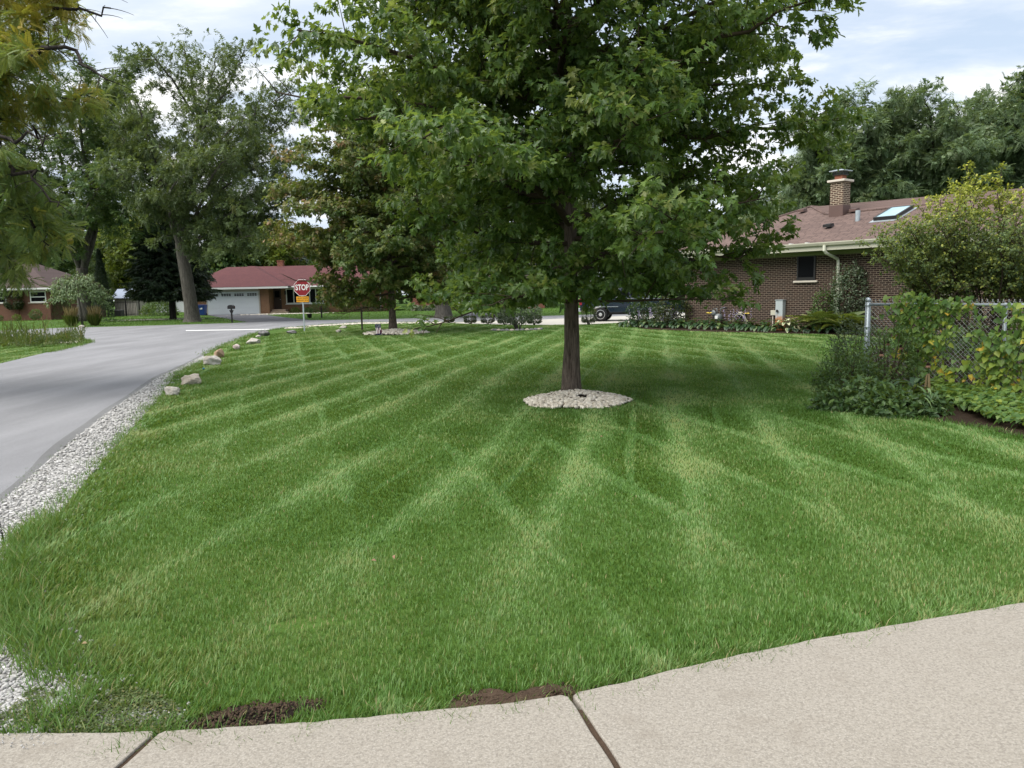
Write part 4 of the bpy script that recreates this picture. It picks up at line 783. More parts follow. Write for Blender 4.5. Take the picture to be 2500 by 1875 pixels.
forked('locust_tree', lb, [([lb + [0, 0, -.1], lb + [0, 0, .25], *A((466, 745, Yl), (456, 680, Yl), (444, 615, Yl), (436, 560, Yl))], [.74, .54, .45, .41, .38, .27])],
    [(A((444, 615, Yl), (402, 500, Yl - 1), (372, 360, Yl - 2), (330, 240, Yl - 3)), .20), (A((438, 580, Yl), (470, 430, Yl + 1), (480, 290, Yl + 2), (450, 120, Yl + 2)), .22), (A((442, 600, Yl), (520, 480, Yl - 1), (590, 350, Yl - 2), (640, 235, Yl - 2)), .20),
     (A((450, 630, Yl), (540, 585, Yl - 1), (640, 520, Yl - 1.5), (745, 470, Yl - 2)), .19), (A((455, 520, Yl), (560, 400, Yl + 2), (660, 330, Yl + 3), (730, 270, Yl + 3)), .13), (A((440, 560, Yl), (410, 400, Yl + 2), (330, 270, Yl + 4), (290, 200, Yl + 4)), .14),
     (A((475, 350, Yl + 1), (540, 230, Yl + 1), (585, 150, Yl + 1), (600, 110, Yl)), .10), (A((432, 540, Yl), (370, 500, Yl - 3), (310, 440, Yl - 4), (270, 400, Yl - 5)), .12), (A((446, 590, Yl), (490, 500, Yl - 4), (520, 430, Yl - 6), (560, 380, Yl - 7)), .14), (A((470, 420, Yl), (500, 260, Yl - 3), (520, 180, Yl - 4), (530, 120, Yl - 4)), .10),
     (A((448, 610, Yl), (520, 560, Yl + 3), (590, 540, Yl + 4), (650, 550, Yl + 4)), .10), (A((446, 600, Yl), (420, 540, Yl - 3), (420, 470, Yl - 5), (440, 430, Yl - 6)), .12),
     (A((520, 480, Yl - 1), (600, 420, Yl - 2), (690, 390, Yl - 3), (745, 380, Yl - 3)), .10), (A((560, 410, Yl + 1), (640, 290, Yl + 1), (690, 240, Yl + 1), (720, 220, Yl)), .09), (A((540, 585, Yl - 1), (600, 500, Yl - 2), (650, 440, Yl - 3), (690, 420, Yl - 3)), .09), (A((480, 290, Yl + 2), (430, 210, Yl), (380, 150, Yl - 1), (340, 150, Yl - 2)), .09), (A((402, 500, Yl - 1), (350, 420, Yl - 1), (310, 360, Yl - 2), (290, 300, Yl - 2)), .09), (A((450, 620, Yl), (520, 600, Yl - 3), (580, 590, Yl - 5), (620, 570, Yl - 6)), .07),
     (A((460, 500, Yl - 2), (500, 400, Yl - 5), (560, 320, Yl - 6), (600, 290, Yl - 6)), .10), (A((440, 520, Yl), (390, 430, Yl + 3), (330, 380, Yl + 4), (280, 330, Yl + 5)), .10), (A((470, 600, Yl - 1), (540, 540, Yl - 4), (580, 500, Yl - 5), (620, 470, Yl - 6)), .09)],
    'tall sparse locust with a stout grey trunk beside the dark spruce', None, M['bark_grey'], M['locust'], 81, [FRONDS, SPRAYS[0]], .42, 7, (.27, 2.5), (.25, .5), (.38, .20), .30, tint_fn=thin_top, start=.25, thin=1.3)
l2 = at(208, 771, 60.0); l2[2] = 0; Y2 = 60
forked('locust_tree', l2, [([l2, *A((206, 735, Y2), (203, 690, Y2), (200, 655, Y2))], [.62, .50, .44, .40])],
    [(A((200, 670, Y2), (180, 560, Y2), (150, 400, Y2 - 1), (110, 240, Y2 - 2)), .26), (A((202, 665, Y2), (222, 540, Y2), (245, 380, Y2), (240, 190, Y2)), .26), (A((205, 660, Y2), (250, 520, Y2 + 1), (300, 400, Y2 + 2), (330, 290, Y2 + 3)), .22), (A((198, 665, Y2), (140, 520, Y2 - 1), (70, 400, Y2 - 1), (20, 280, Y2 - 1)), .2),
     (A((180, 560, Y2), (100, 500, Y2 - 3), (40, 450, Y2 - 4), (-30, 420, Y2 - 4)), .12), (A((245, 520, Y2), (300, 520, Y2 - 3), (350, 500, Y2 - 5), (390, 480, Y2 - 6)), .12), (A((225, 500, Y2), (200, 350, Y2 - 4), (190, 240, Y2 - 5), (200, 170, Y2 - 5)), .14), (A((222, 480, Y2), (260, 300, Y2 + 3), (300, 200, Y2 + 3), (310, 150, Y2 + 3)), .12),
     (A((190, 600, Y2), (210, 520, Y2 - 4), (240, 460, Y2 - 6), (270, 440, Y2 - 7)), .12), (A((190, 600, Y2), (130, 560, Y2 - 4), (100, 520, Y2 - 6), (80, 500, Y2 - 7)), .12)],
    'tall dense locust of several stems rising behind the small weeping tree', None, M['bark_grey'], M['green'], 83, [FRONDS, SPRAYS[1]], .52, 8, (.32, 2.5), (.28, .55), (.45, .2), .30, start=.25, thin=1.3)
nb = np.array([-14.2, 14.0, 0.0])
def near_tint(p, t, r): 
    
    x = p[:, 0] + nb[0]; z = p[:, 2]; lim = np.where(z > 5.0, -6.95, np.where(z > 4.0, -8.6, np.interp(z, [1.7, 2.6, 3.9], [-8.6, -7.75, -7.7]))) + .25 * (fbm(z * 2.2, p[:, 1] * 1.5) - .5) * 3
    return t + .18 + .42 * np.clip((z - 4.0) / 2.2, 0, 1) * fbm(p[:, 0] * 1.2, z * 1.2) * 1.7, x < lim
forked('locust_tree', nb, [([nb, nb + [0.1, 0, 1.5], nb + [.3, .1, 3.2], nb + [.5, .2, 5.5], nb + [.6, .2, 9.0]], [.36, .28, .25, .2, .08])],
    [([nb + [.3, 0, 3.4], *A((-120, 330, 13.4), (40, 110, 13.2), (150, 30, 13.0), (270, 20, 12.9))], .07), ([nb + [.4, 0, 4.2], *A((-120, 200, 13.0), (60, 130, 12.6), (170, 130, 12.2), (262, 195, 12.0))], .07), ([nb + [.4, 0, 3.6], *A((-140, 380, 14.5), (20, 270, 14.8), (110, 240, 14.8), (215, 235, 15.0))], .06), ([nb + [.5, 0, 5.5], *A((-100, -60, 13.5), (60, -60, 13.0), (180, -40, 13), (260, -30, 12.6))], .06),
     ([nb + [.3, 0, 3.0], *A((-160, 420, 13.0), (0, 400, 12.6), (80, 430, 12.4), (140, 505, 12.2))], .06), ([nb + [.3, 0, 2.8], *A((-160, 470, 13.2), (-20, 480, 13.2), (60, 530, 13.2), (120, 600, 13.2))], .06), ([nb + [.2, 0, 2.6], *A((-180, 500, 13.8), (-60, 540, 13.8), (-10, 600, 13.6), (20, 660, 13.6))], .04), ([nb + [.3, 0, 3.2], *A((-140, 380, 12.4), (-20, 330, 11.6), (60, 330, 11.2), (110, 330, 11.0))], .05),
     ([nb + [.5, 0, 4.6], *A((-120, 160, 14.4), (0, 30, 15), (90, -20, 15.2), (150, 60, 15.5))], .05), ([nb + [.3, 0, 3.0], *A((-160, 440, 14.6), (-20, 440, 15.0), (70, 480, 15.2), (140, 560, 15.4))], .05)],
    'overhanging locust boughs with feathery yellow-green leaves hanging over the road', None, M['bark_dark'], M['locust_near'], 85, FROND_NEAR, .21, 10, (.12, .85), (.10, .26), (.38, .16), .25, .08, .05, .22, near_tint, .9)
# spruce beside the locust
def conifer(name, base, H, rb, z0, label, m, seed, tl, tiers, group=None, bare=True):
    r = np.random.default_rng(seed); root = empty(name, base, 0, label, 'tree', group)
    MB().tube([(0, 0, -.1), (0, 0, .3), (0, 0, H * .5), (0, 0, H)], [H * .028, H * .022, H * .014, .02], 12).build('trunk', M['bark_dark'], root, True)
    wb = MB(); P = []; D = []; Lg = []
    for k in range(tiers):
        z = z0 + (H - z0) * (k / tiers) ** 1.1; R = rb * (1 - (z - z0) / (H - z0)) ** .8 * (1.0 if k > 1 else .85); nb_ = max(5, int(11 * R / rb) + 3)
        for j in range(nb_):
            a = 6.283 * (j + r.uniform(-.3, .3)) / nb_ + k; L = R * r.uniform(.75, 1.1) + .15; e = np.array([math.cos(a) * L, math.sin(a) * L, z - .22 * L + .06 * L]); p0 = np.array([0, 0, z]); sp = bez(p0, p0 + (e - p0) * .55 + [0, 0, -.12 * L], e + [0, 0, .10 * L], 6); wb.tube(sp, np.linspace(.012 * L + .008, .005, 6), 4, cap=False)
            n = max(3, int(L / (tl * .32))); t = (np.arange(n) + r.random(n)) / n * .85 + .15
            for tt in t:
                q = np.array([np.interp(tt, np.linspace(0, 1, 6), sp[:, i]) for i in range(3)]); w = .5 * (1 - tt) * L * .8
                for s in (-1, 1): P.append(q + np.array([-math.sin(a), math.cos(a), 0]) * s * w * r.uniform(.2, 1) + [0, 0, r.uniform(-.12, .05)]); D.append([math.cos(a) * .8 - math.sin(a) * s * .7, math.sin(a) * .8 + math.cos(a) * s * .7, r.uniform(-.4, .05)])
    wb.build('branches', M['bark_dark'], root, True); P, D = np.array(P), np.array(D); n = len(P)
    Lv = Leaves()
    for q in range(2):
        mm = (np.arange(n) % 2) == q; Lv.add(T_needles(14, q + seed), P[mm], D[mm], np.array([0, 0, 1.0]) + r.normal(0, .25, (mm.sum(), 3)), tl * r.uniform(.7, 1.25, mm.sum()), .42 + .2 * r.normal(size=mm.sum()))
    Lv.build('crown', m, root); return root
conifer('spruce_tree', gp(423, 780), 11.0, 3.1, 2.0, 'dark spruce with bare lower trunk between shed and locust', M['spruce'], 91, .62, 26)
# trees farther off: each its own crown
def bg(px, Y, top, wpx, label, m, seed, name='tree', group='trees standing beyond the far houses', bare=.25, leaf=None, nl=44, per=5):
    c = at(px, 760, Y); c[2] = 0; H = at(px, top, Y)[2]; R = wpx / F * Y / 2; z0 = H * bare
    env = env_tab([z0 * .6, z0 + .1 * H, H * .5, H * .68, H * .86, H], [R * .55, R * .85, R, R * .95, R * .6, R * .12], .16, seed)
    lf = leaf or Y * .0085
    return broad_tree(name, c, H, H * .018 + .04, env, z0, nl, label, 'tree', group, M['bark_dark'], m, seed, SPRAYS, lf, per, (R * .10, R * .38), (R * .075, R * .13), (.48, .2), None, .3, H * .10, .12, thin=1.6, limb_r=.02)
bg(655, 96, 568, 150, 'bright yellow-green tree behind the red roof, next to the locust limb', M['yellowgreen'], 101)
bg(560, 92, 575, 130, 'round green tree behind the garage end of the red roof', M['green'], 102)
bg(740, 108, 585, 120, 'pale green tree behind the red roof chimney', M['pale_locust'], 103)
bg(850, 100, 560, 190, 'broad green tree behind the red-roofed house and the turning maple', M['green'], 104)
bg(360, 92, 545, 200, 'yellow-green tree seen between the two locusts', M['yellowgreen'], 105)
bg(290, 105, 540, 170, 'green tree behind the garden shed', M['green'], 106)
bg(90, 84, 500, 230, 'large green tree behind the brown-roofed brick house', M['green'], 107)
bg(-70, 88, 470, 240, 'tall tree over the roof end of the brown-roofed brick house', M['locust'], 108)
bg(1010, 92, 470, 230, 'green tree behind the red brick house', M['green'], 109)
bg(1190, 88, 440, 260, 'tall green tree behind the white garage door across the street', M['green'], 110)
bg(1400, 84, 430, 270, 'tall dark tree beyond the parked truck', M['locust'], 111)
bg(1620, 70, 410, 250, 'locust rising behind the parked truck and brick house', M['pale_locust'], 112)
conifer('spruce_tree', at(715, 760, 99) * [1, 1, 0], at(715, 575, 99)[2], 3.4, 1.0, 'blue-green spruce behind the chimney of the red roof', M['bluespruce'], 113, 1.0, 16, None)
conifer('spruce_tree', at(782, 760, 104) * [1, 1, 0], at(782, 590, 104)[2], 3.4, 1.0, 'blue spruce by the turning maple, behind the red roof', M['bluespruce'], 114, 1.0, 16, None)
def far_woods():
    r = np.random.default_rng(140); n = 9000; x = r.uniform(-130, 150, n); y = r.uniform(116, 128, n); top = 6.5 + 6 * fbm(x * .07, x * 0 + 3.3); z = top * r.random(n) ** .8
    tag(Leaves().add(SPRAYS[0], np.stack([x, y, z], 1), rdir(r, n) + [0, -.3, .2], rdir(r, n) + [0, -.4, .8], 2.2 * r.uniform(.7, 1.3, n), np.clip(.35 + .25 * (fbm(x * .2, z * .3) - .5) * 2 + .15 * r.normal(size=n), 0, 1)).build('woods', M['green']), 'far-off belt of woods closing the view behind all the houses', 'woods', None, 'stuff')
far_woods()
# large old tree across the street whose flared trunk stands before the red brick house
bt = gp(1083, 775.5)
broad_tree('shade_tree', bt, 15, .52, env_tab([3, 5, 8, 11, 14, 15], [4, 5.5, 6.2, 5.2, 3, .6], .12, 5), 4.2, 34, 'old shade tree with a thick flared grey trunk before the red brick house', 'tree', None, M['bark_grey'], M['green'], 115, SPRAYS, .55, 5, (.5, 2.2), (.4, .7), (.45, .2), None, .3, 2.2, .12, thin=1.6, limb_r=.022)
# the locusts behind the brown brick house
R3 = 'locusts behind the brown brick house'
def rear(px, Y, top, wpx, forks, label, seed, zl=.3):
    b = at(px, 700, Y); b[2] = 0; H = at(px, top, Y)[2]; r = np.random.default_rng(seed); R = wpx / F * Y / 2; L = []
    fork = b + [0, 0, forks]
    n = 22
    for k in range(n):
        a = k * 2.4 + r.normal(0, .2); lev = (k + .5) / n; zt = forks + (H - forks) * (.18 + .82 * lev); rr = R * math.sqrt(max(.05, 1 - ((zt - forks) / (H - forks) * 1.15 - .45) ** 2)) * r.uniform(.85, 1.0); e = b + [math.cos(a) * rr, math.sin(a) * rr, zt]
        L.append(([fork + [0, 0, -.4 + .8 * lev], fork * .55 + e * .45 + [0, 0, -.3 + .8 * r.random()], fork * .2 + e * .8 + [0, 0, .5], e], .11 - .05 * lev))
    return forked('locust_tree', b, [([b, b + [0, 0, forks * .5], fork + [0, 0, .1]], [.42, .34, .3])], L, label, None, M['bark_dark'], M['pale_locust'], seed, [FRONDS, FRONDS, SPRAYS[2]], .42, 10, (.26, 1.8), (.22, .45), (.46, .22), .25, .1, start=.25, thin=1.2)
rear(2075, 44, 235, 330, 4.6, 'pale green locust behind the brick chimney', 121)
rear(2290, 43, 232, 400, 5.2, 'wide locust with dark forked limbs showing above the skylight', 122)
rear(2500, 42, 190, 320, 5.0, 'tallest locust, behind the yellow-green shrub and the brown roof', 123)
rear(1900, 50, 470, 230, 3.5, 'low shaded locust beside the brown roof hip and maple', 124)
# ------------------------------------------------------------------ shrubs
def shrub(name, base, w, d, h, m, label, cat, seed, n, leaf, z0=0.0, shape='ball', group=None, tmpl=None, tint=(.5, .2), stems=0, tint_fn=None, lump=.25, stem_m=None, up_out=.8, root=None):
    r = np.random.default_rng(seed)
    root = empty(name, base, 0, label, cat, group) if root is None else root
    u = rdir(r, n); q = r.uniform(.62, 1.02, n) ** .7
    l = 1 + lump * (fbm(u[:, 0] * 2.2 + seed, u[:, 1] * 2.2 + u[:, 2] * 2.7) - .5) * 2
    if shape == 'cone': t = r.random(n) ** .75; a = r.uniform(0, 6.283, n); rad = (1 - t) ** .8 * q * (1 + lump * (fbm(a * 1.5 + seed, t * 6) - .5)); P = np.stack([np.cos(a) * rad * w / 2, np.sin(a) * rad * d / 2, z0 + (h - z0) * t], 1); out = np.stack([np.cos(a), np.sin(a), 0 * a + .35], 1)
    elif shape == 'box': v = np.sign(u) * np.abs(u) ** .55; P = v * (q * l)[:, None] * [w / 2, d / 2, (h - z0) / 2] + [0, 0, z0 + (h - z0) / 2]; out = u
    else: P = u * (q * l)[:, None] * [w / 2, d / 2, (h - z0) / 2] + [0, 0, z0 + (h - z0) / 2]; out = u
    if shape == 'dome': P[:, 2] = z0 + np.abs(u[:, 2]) * q * l * (h - z0)
    P[:, 2] = np.maximum(P[:, 2], .02); ax = nrm(out * .55 + rdir(r, n) * .7 + [0, 0, .15]); up = nrm(out * up_out + rdir(r, n) * .6 + [0, 0, .5])
    tt = tint[0] + tint[1] * r.normal(size=n) + .3 * (fbm(P[:, 0] * 3 / w + seed, P[:, 2] * 3 / h) - .5)
    if tint_fn is not None: tt = tint_fn(P, tt, r)
    ts = tmpl if isinstance(tmpl, list) else [tmpl or T_oval(.55)]; Lv = Leaves(); wq = r.integers(0, len(ts), n)
    for k, t_ in enumerate(ts): s_ = wq == k; Lv.add(t_, P[s_], ax[s_], up[s_], leaf * r.uniform(.65, 1.25, s_.sum()), tt[s_])
    Lv.build('foliage', m, root)
    if stems:
        mb = MB()
        for k in range(stems):
            a = r.uniform(0, 6.283); e = np.array([math.cos(a) * w * .36 * r.uniform(.4, 1), math.sin(a) * d * .36 * r.uniform(.4, 1), z0 + (h - z0) * r.uniform(.45, .9)]); p0 = np.array([math.cos(a) * .06 * w, math.sin(a) * .06 * w, 0]); mb.tube(bez(p0, p0 * .5 + e * .5 + [0, 0, .12 * h], e, 6), np.linspace(.010 + .010 * h, .004, 6), 5, cap=False)
        mb.build('stems', stem_m or M['twig'], root, True)
    return root
# tall wild shrub between fence and house
def wild():
    b = np.array([11.0, 17.6, 0]); r = np.random.default_rng(131); root = empty('wild_shrub', b, 0, 'big leggy shrub with yellow-green tips above the chain-link fence', 'shrub'); L = []
    for k in range(46):
        a = r.uniform(0, 6.283); q = math.sqrt(r.random()); e = np.array([math.cos(a) * 3.1 * q, math.sin(a) * 1.5 * q, 0]); e[2] = 1.75 + 2.35 * math.sqrt(max(0, 1 - q * q * .85)) * r.uniform(.65, 1.0) * (.72 + .28 * np.clip((e[0] + 2.2) / 1.7, 0, 1)); p0 = np.array([r.normal(0, .35) + e[0] * .25, r.normal(0, .25), 0]); m_ = p0 * .45 + e * .55 + [0, 0, .25]; L.append((bez(p0, m_, e, 9) + r.normal(0, .035, (9, 3)), .022))
    wb = MB(); tw = ramify(wb, L, r, .40, .12, .75, .22, .085, .17, thin=.8, twig_wood=True); wb.build('branches', M['twig'], root, True)
    i, p, ax, up = leaf_on(tw, r, 13, .15, .5, np.array([0, 0, 1.5]), .02); keep = r.random(len(p)) < np.where(p[:, 2] > 3.1, .95, np.where((p[:, 0] > -.6) & (p[:, 2] > 2.3), .35, .85)); keep &= p[:, 2] > 1.1
    p, ax, up = p[keep], ax[keep], up[keep]; t = .52 + .18 * r.normal(size=len(p)) + .42 * np.clip((p[:, 2] - 2.7) / .9, 0, 1) + .12 * (fbm(p[:, 0] * 1.5, p[:, 2] * 1.5) - .5)
    Leaves().add(T_oval(.6), p, ax, up, .062 * r.uniform(.7, 1.3, len(p)), t).build('foliage', M['bush'], root)
wild()
hz = lambda px, py: gp(px, py)
shrub('flowering_shrub', hz(1266, 804), 2.0, 1.6, 1.32, M['silver'], 'grey-green spreading shrub in its own stone-edged bed behind the maple', 'shrub', 141, 2400, .11, .22, 'ball', None, T_oval(.35), (.55, .25), 16, None, .2, M['bark_grey'])
for k, (px, py, w, h, sx, lab) in enumerate([(1097, 789, .50, .30, 0, 'low dark boxwood nearest the old shade tree'), (1148, 791, .60, .36, 1, 'clipped boxwood half behind the drooping maple twig'), (1191, 791.5, .62, .42, 2, 'clipped round boxwood with bare stems standing clear on the pale driveway edge'), (1232, 793, .6, .42, 3, 'boxwood partly hidden by the grey-green shrub'), (1305, 794, .62, .42, 4, 'dark boxwood on the other side of the grey-green shrub'), (1437, 793, .62, .70, 5, 'boxwood with yellowing top beside the truck wheel')]):
    shrub('boxwood', gp(px, py), w * 1.15, w * 1.1, h * 1.12, M['box'], lab, 'shrub', 150 + k, 1900, .052, .08, 'box', 'clipped boxwoods along the pale driveway', T_diamond(.6), (.42, .18), 9, (lambda P, t, r: t + .5 * np.clip((P[:, 2] - .45) / .2, 0, 1)) if k == 5 else None, .12, M['bark_dark'])
shrub('topiary_shrub', gp(43, 783), 1.55, 1.4, 2.55, M['box'], 'tall clipped drum-shaped evergreen on bare stems by the brown brick house', 'shrub', 160, 6000, .11, .95, 'box', None, T_diamond(.6), (.45, .15), 9, lambda P, t, r: t + .12, .08, plain('pink_stem', (.16, .08, .06), .8, .1))
shrub('round_shrub', gp(88, 783), .95, .9, .95, M['green'], 'small round green shrub under the far window of the brown brick house', 'shrub', 161, 900, .09, .05, 'ball', None, T_oval(.5), (.4, .2))
shrub('round_shrub', gp(42, 784), .7, .6, .55, M['yellowgreen'], 'little yellow-green shrub at the foot of the clipped drum evergreen', 'shrub', 162, 500, .08, .05, 'ball', None, T_oval(.5), (.3, .2))
shrub('round_shrub', gp(-2, 785), .7, .6, .55, M['green'], 'low reddish-green shrub at the near corner of the brown brick house', 'shrub', 163, 500, .08, .05, 'ball', None, T_oval(.5), (.3, .2))
shrub('evergreen_shrub', gp(150, 780), 2.7, 2.4, 2.7, M['green'], 'broad cone-shaped evergreen at the end of the brown brick house', 'shrub', 164, 4200, .10, .0, 'cone', None, T_spray(5, 7, .6, .3), (.18, .15), 0, None, .15)
shrub('evergreen_shrub', gp(255, 787), 1.5, 1.5, 5.2, M['spruce'], 'narrow black-green arborvitae beside the shed fence', 'shrub', 165, 3800, .15, .0, 'cone', None, T_spray(6, 8, .6, .3), (.55, .2), 0, None, .2)
shrub('evergreen_shrub', gp(228, 783), 3.4, 2.6, 4.6, M['green'], 'tall loose evergreen bush behind the small weeping tree', 'shrub', 166, 3600, .17, .8, 'ball', None, SPRAYS, (.35, .2), 0, None, .35)
shrub('leafy_shrub', gp(388, 772), 3.4, 2.2, 1.6, M['green'], 'leafy green bush on the lawn behind the spruce trunk', 'shrub', 167, 1800, .16, .05, 'dome', None, T_oval(.6), (.6, .2))
# small weeping tree
def weeper():
    b = gp(202, 796); r = np.random.default_rng(171); root = empty('weeping_tree', b, 0, 'small thin-trunked weeping tree between two tan ornamental grasses', 'tree')
    MB().tube([(0, 0, -.05), (-.03, 0, .8), (-.10, 0, 1.7), (-.12, 0, 2.6)], [.07, .055, .05, .04], 10).build('trunk', M['bark_grey'], root, True); L = []
    for k in range(26):
        a = k * 2.4; R = 1.75 * r.uniform(.55, 1.05); z1 = r.uniform(2.4, 3.6); L.append((bez((-.1, 0, 2.2), (math.cos(a) * R * .55, math.sin(a) * R * .55, z1 + .5), (math.cos(a) * R, math.sin(a) * R, z1 - 1.15 * r.uniform(.6, 1.1)), 8), .018))
    wb = MB(); tw = ramify(wb, L, r, .25, .16, .55, -.05, .12, .22, sag=.5); wb.build('branches', M['twig'], root, True); i, p, ax, up = leaf_on(tw, r, 5, .75, .4, np.array([0, 0, 2.0]), .02)
    Leaves().add(T_oval(.42), p, ax, up, .14 * r.uniform(.7, 1.2, len(p)), .62 + .2 * r.normal(size=len(p))).build('crown', M['pale_locust'], root)
weeper()
def ornamental(px, py, label, seed):
    b = gp(px, py); r = np.random.default_rng(seed); root = empty('ornamental_grass', b, 0, label, 'plant', 'tan ornamental grasses by the weeping tree'); n = 700; a = r.uniform(0, 6.283, n); q = r.random(n) * .22
    P = np.stack([np.cos(a) * q, np.sin(a) * q, 0 * a], 1); ax = nrm(np.stack([np.cos(a) * .38, np.sin(a) * .38, 1 + 0 * a], 1) + r.normal(0, .10, (n, 3))); V, Z = T_oval(.035, .01, .02)
    Leaves().add((V, Z), P, ax, np.stack([np.cos(a), np.sin(a), 0 * a], 1) + .01, r.uniform(.45, .9, n), .4 + .2 * r.normal(size=n)).build('blades', M['fern'], root)
    n = 130; a = r.uniform(0, 6.283, n); P = np.stack([np.cos(a) * .16, np.sin(a) * .16, .25 + 0 * a], 1); ax = nrm(np.stack([np.cos(a) * .22, np.sin(a) * .22, 1 + 0 * a], 1) + r.normal(0, .10, (n, 3)))
    Leaves().add(T_oval(.05, .02, .05), P, ax, rdir(r, n), r.uniform(.6, 1.15, n), r.random(n)).build('plumes', M['plume'], root)
ornamental(176, 797, 'tan-plumed ornamental grass on the brick house side of the weeping tree', 181); ornamental(232, 795, 'tan-plumed ornamental grass on the shed side of the weeping tree', 182)
# ------------------------------------------------------------------ the brown brick house (local x runs along the wall towards us, y into the house)
def text_mesh(txt, size, bold=0.0, sx=1.0, shear=0.0, ext=0.002):
    c = bpy.data.curves.new('lettering', 'FONT'); c.body = txt; c.size = size; c.align_x = 'CENTER'; c.align_y = 'CENTER'; c.offset = bold; c.extrude = ext; c.shear = shear; c.resolution_u = 3
    o = bpy.data.objects.new('lettering', c); COL.objects.link(o); bpy.context.view_layer.update()
    me = bpy.data.meshes.new_from_object(o.evaluated_get(bpy.context.evaluated_depsgraph_get())); bpy.data.objects.remove(o); bpy.data.curves.remove(c); me.materials.clear()
    for v in me.vertices: v.co.x *= sx
    me.name = 'lettering'; return me
def window(par, x0, x1, z0, z1, y, fm, gm, vert=(), horiz=(), sill=None, fw=.05, depth=.10, sill_m=None):
    """frame with bars, panes behind, sill below; the wall face is at y and faces -y"""
    mb = MB(); a, b = y - .035, y + .03
    mb.box(x0, x1, a, b, z1 - fw, z1).box(x0, x1, a, b, z0, z0 + fw).box(x0, x0 + fw, a, b, z0 + fw, z1 - fw).box(x1 - fw, x1, a, b, z0 + fw, z1 - fw)
    for v in vert: mb.box(v - fw / 2, v + fw / 2, a + .004, b, z0 + fw, z1 - fw)
    for h in horiz: mb.box(x0 + fw, x1 - fw, a + .008, b, h - fw / 2, h + fw / 2)
    f = mb.build('window', fm, par); MB().box(x0 + fw * .5, x1 - fw * .5, y - .012, y + .006, z0 + fw * .5, z1 - fw * .5).build('pane', gm, f)
    if sill: MB().box(x0 - sill, x1 + sill, y - .09, y - .003, z0 - .07, z0 - .004).build('sill', sill_m or M['lime'], f, bevel=.006)
    return f
def brown_house():
    W0 = (9.85, 28.4, 0); h = empty('brick_house', W0, math.atan2(-.8, .6), 'long low house of dark brown brick with a brown shingle hip roof', 'house')
    xl, xr, dpt = -4.4, 19.0, 7.6
    MB().box(xl, xr, 0, dpt, -.1, 2.74).build('wall', M['brick_dark'], h)
    window(h, .74, 1.47, 1.80, 2.70, 0, M['black'], M['glass'], (), (1.88,), .10, .065)
    window(h, 4.99, 5.95, 1.30, 2.55, 0, M['black'], M['glass'], (5.47,), (), .10, .06)
    window(h, 9.2, 10.6, 1.2, 2.5, 0, M['black'], M['glass'], (9.9,), (), .10, .06)
    ze, s, ye = 3.02, .35, -.65; L, V_, Ap = -5.0, (-.03, 3.04), (-1.63, 4.56); Z = lambda y: ze + s * (y - ye); zr, za = Z(3.04), Z(4.56)
    yb = 2 * 3.04 - ye
    t = .05
    f = MB(); f.add([(L, ye, ze), (xr + .6, ye, ze), (xr + .6, V_[1], zr), (V_[0], V_[1], zr), (Ap[0], Ap[1], za)], [(0, 1, 2, 3, 4)]); 
    f.add([(L, ye, ze - t), (xr + .6, ye, ze - t), (xr + .6, ye, ze), (L, ye, ze)], [(0, 1, 2, 3)])
    rf = f.build('roof', M['roof_r'], h)
    g = MB(); g.add([(L, ye, ze), (Ap[0], Ap[1], za), (Ap[0], 9.5, za), (L, 12, ze)], [(0, 1, 2, 3)]); g.build('hip_face', M['roof_rs'], rf)
    g = MB(); g.add([(V_[0], V_[1], zr), (xr + .6, V_[1], zr), (xr + .6, yb, ze), (3.6, yb, ze), (Ap[0] + 5.2, 11, ze), (Ap[0], 9.5, za), (Ap[0], Ap[1], za)], [(0, 1, 2, 3, 4, 5, 6)]); g.build('back_face', M['roof_rs'], rf)
    capm = MB(); cz = .03                                             # ridge and hip caps
    for a, b in (((L, ye, ze), (*Ap, za)), ((*Ap, za), (Ap[0], 9.5, za)), ((*Ap, za), (*V_, zr)), ((*V_, zr), (xr, V_[1], zr))): capm.tube([np.array(a) + [0, 0, .005], np.array(b) + [0, 0, .005]], [.055, .055], 6)
    capm.build('ridge_cap', M['roof_r'], rf, True)
    MB().box(L + .06, xr + .5, ye + .02, -.002, 2.80, 2.83).box(L + .06, xr + .5, -.05, -.002, 2.66, 2.798).build('soffit', M['sage'], h)
    MB().box(L, xr + .6, ye - .02, ye + .018, 2.79, 2.965).build('fascia', M['cream'], h)
    MB().add([(x, y, z) for x in (L - .02, xr + .6) for y, z in ((ye - .022, 2.93), (ye - .10, 2.95), (ye - .135, 3.03), (ye - .135, 3.06), (ye - .105, 3.06), (ye - .10, 3.02), (ye - .022, 2.99))], [(i, (i + 1) % 7, 7 + (i + 1) % 7, 7 + i) for i in range(7)] + [tuple(range(7))]).build('gutter', M['cream'], h)
    for x in np.arange(-4.7, 1.6, .62): MB().box(x, x + .10, ye - .12, ye + .01, 3.062, 3.085).build('gutter_strap', M['white'], h)
    # downspout with offset elbow
    p = [(2.21, ye - .08, 2.95), (2.21, ye - .08, 2.78), (2.23, ye + .0, 2.70), (2.33, -.10, 2.50), (2.34, -.06, 2.40), (2.37, -.06, .55), (2.37, -.09, .42), (2.37, -.26, .30)]
    MB().tube(p, [.055] * 8, 8).build('downspout', M['spout'], h)
    # chimney
    c0, c1, d0, d1 = .34, .86, 2.66, 3.16; zc = 5.45
    ch = MB().box(c0, c1, d0, d1, 4.0, zc).build('chimney', M['brick_chim'], rf)
    MB().box(c0 - .02, c1 + .02, d0 - .02, d1 + .02, 4.02, 4.60).build('flashing', M['brown_metal'], ch)
    MB().box(c0 - .09, c1 + .09, d0 - .09, d1 + .09, zc + .002, zc + .085).build('crown_slab', M['lime'], ch, bevel=.012)
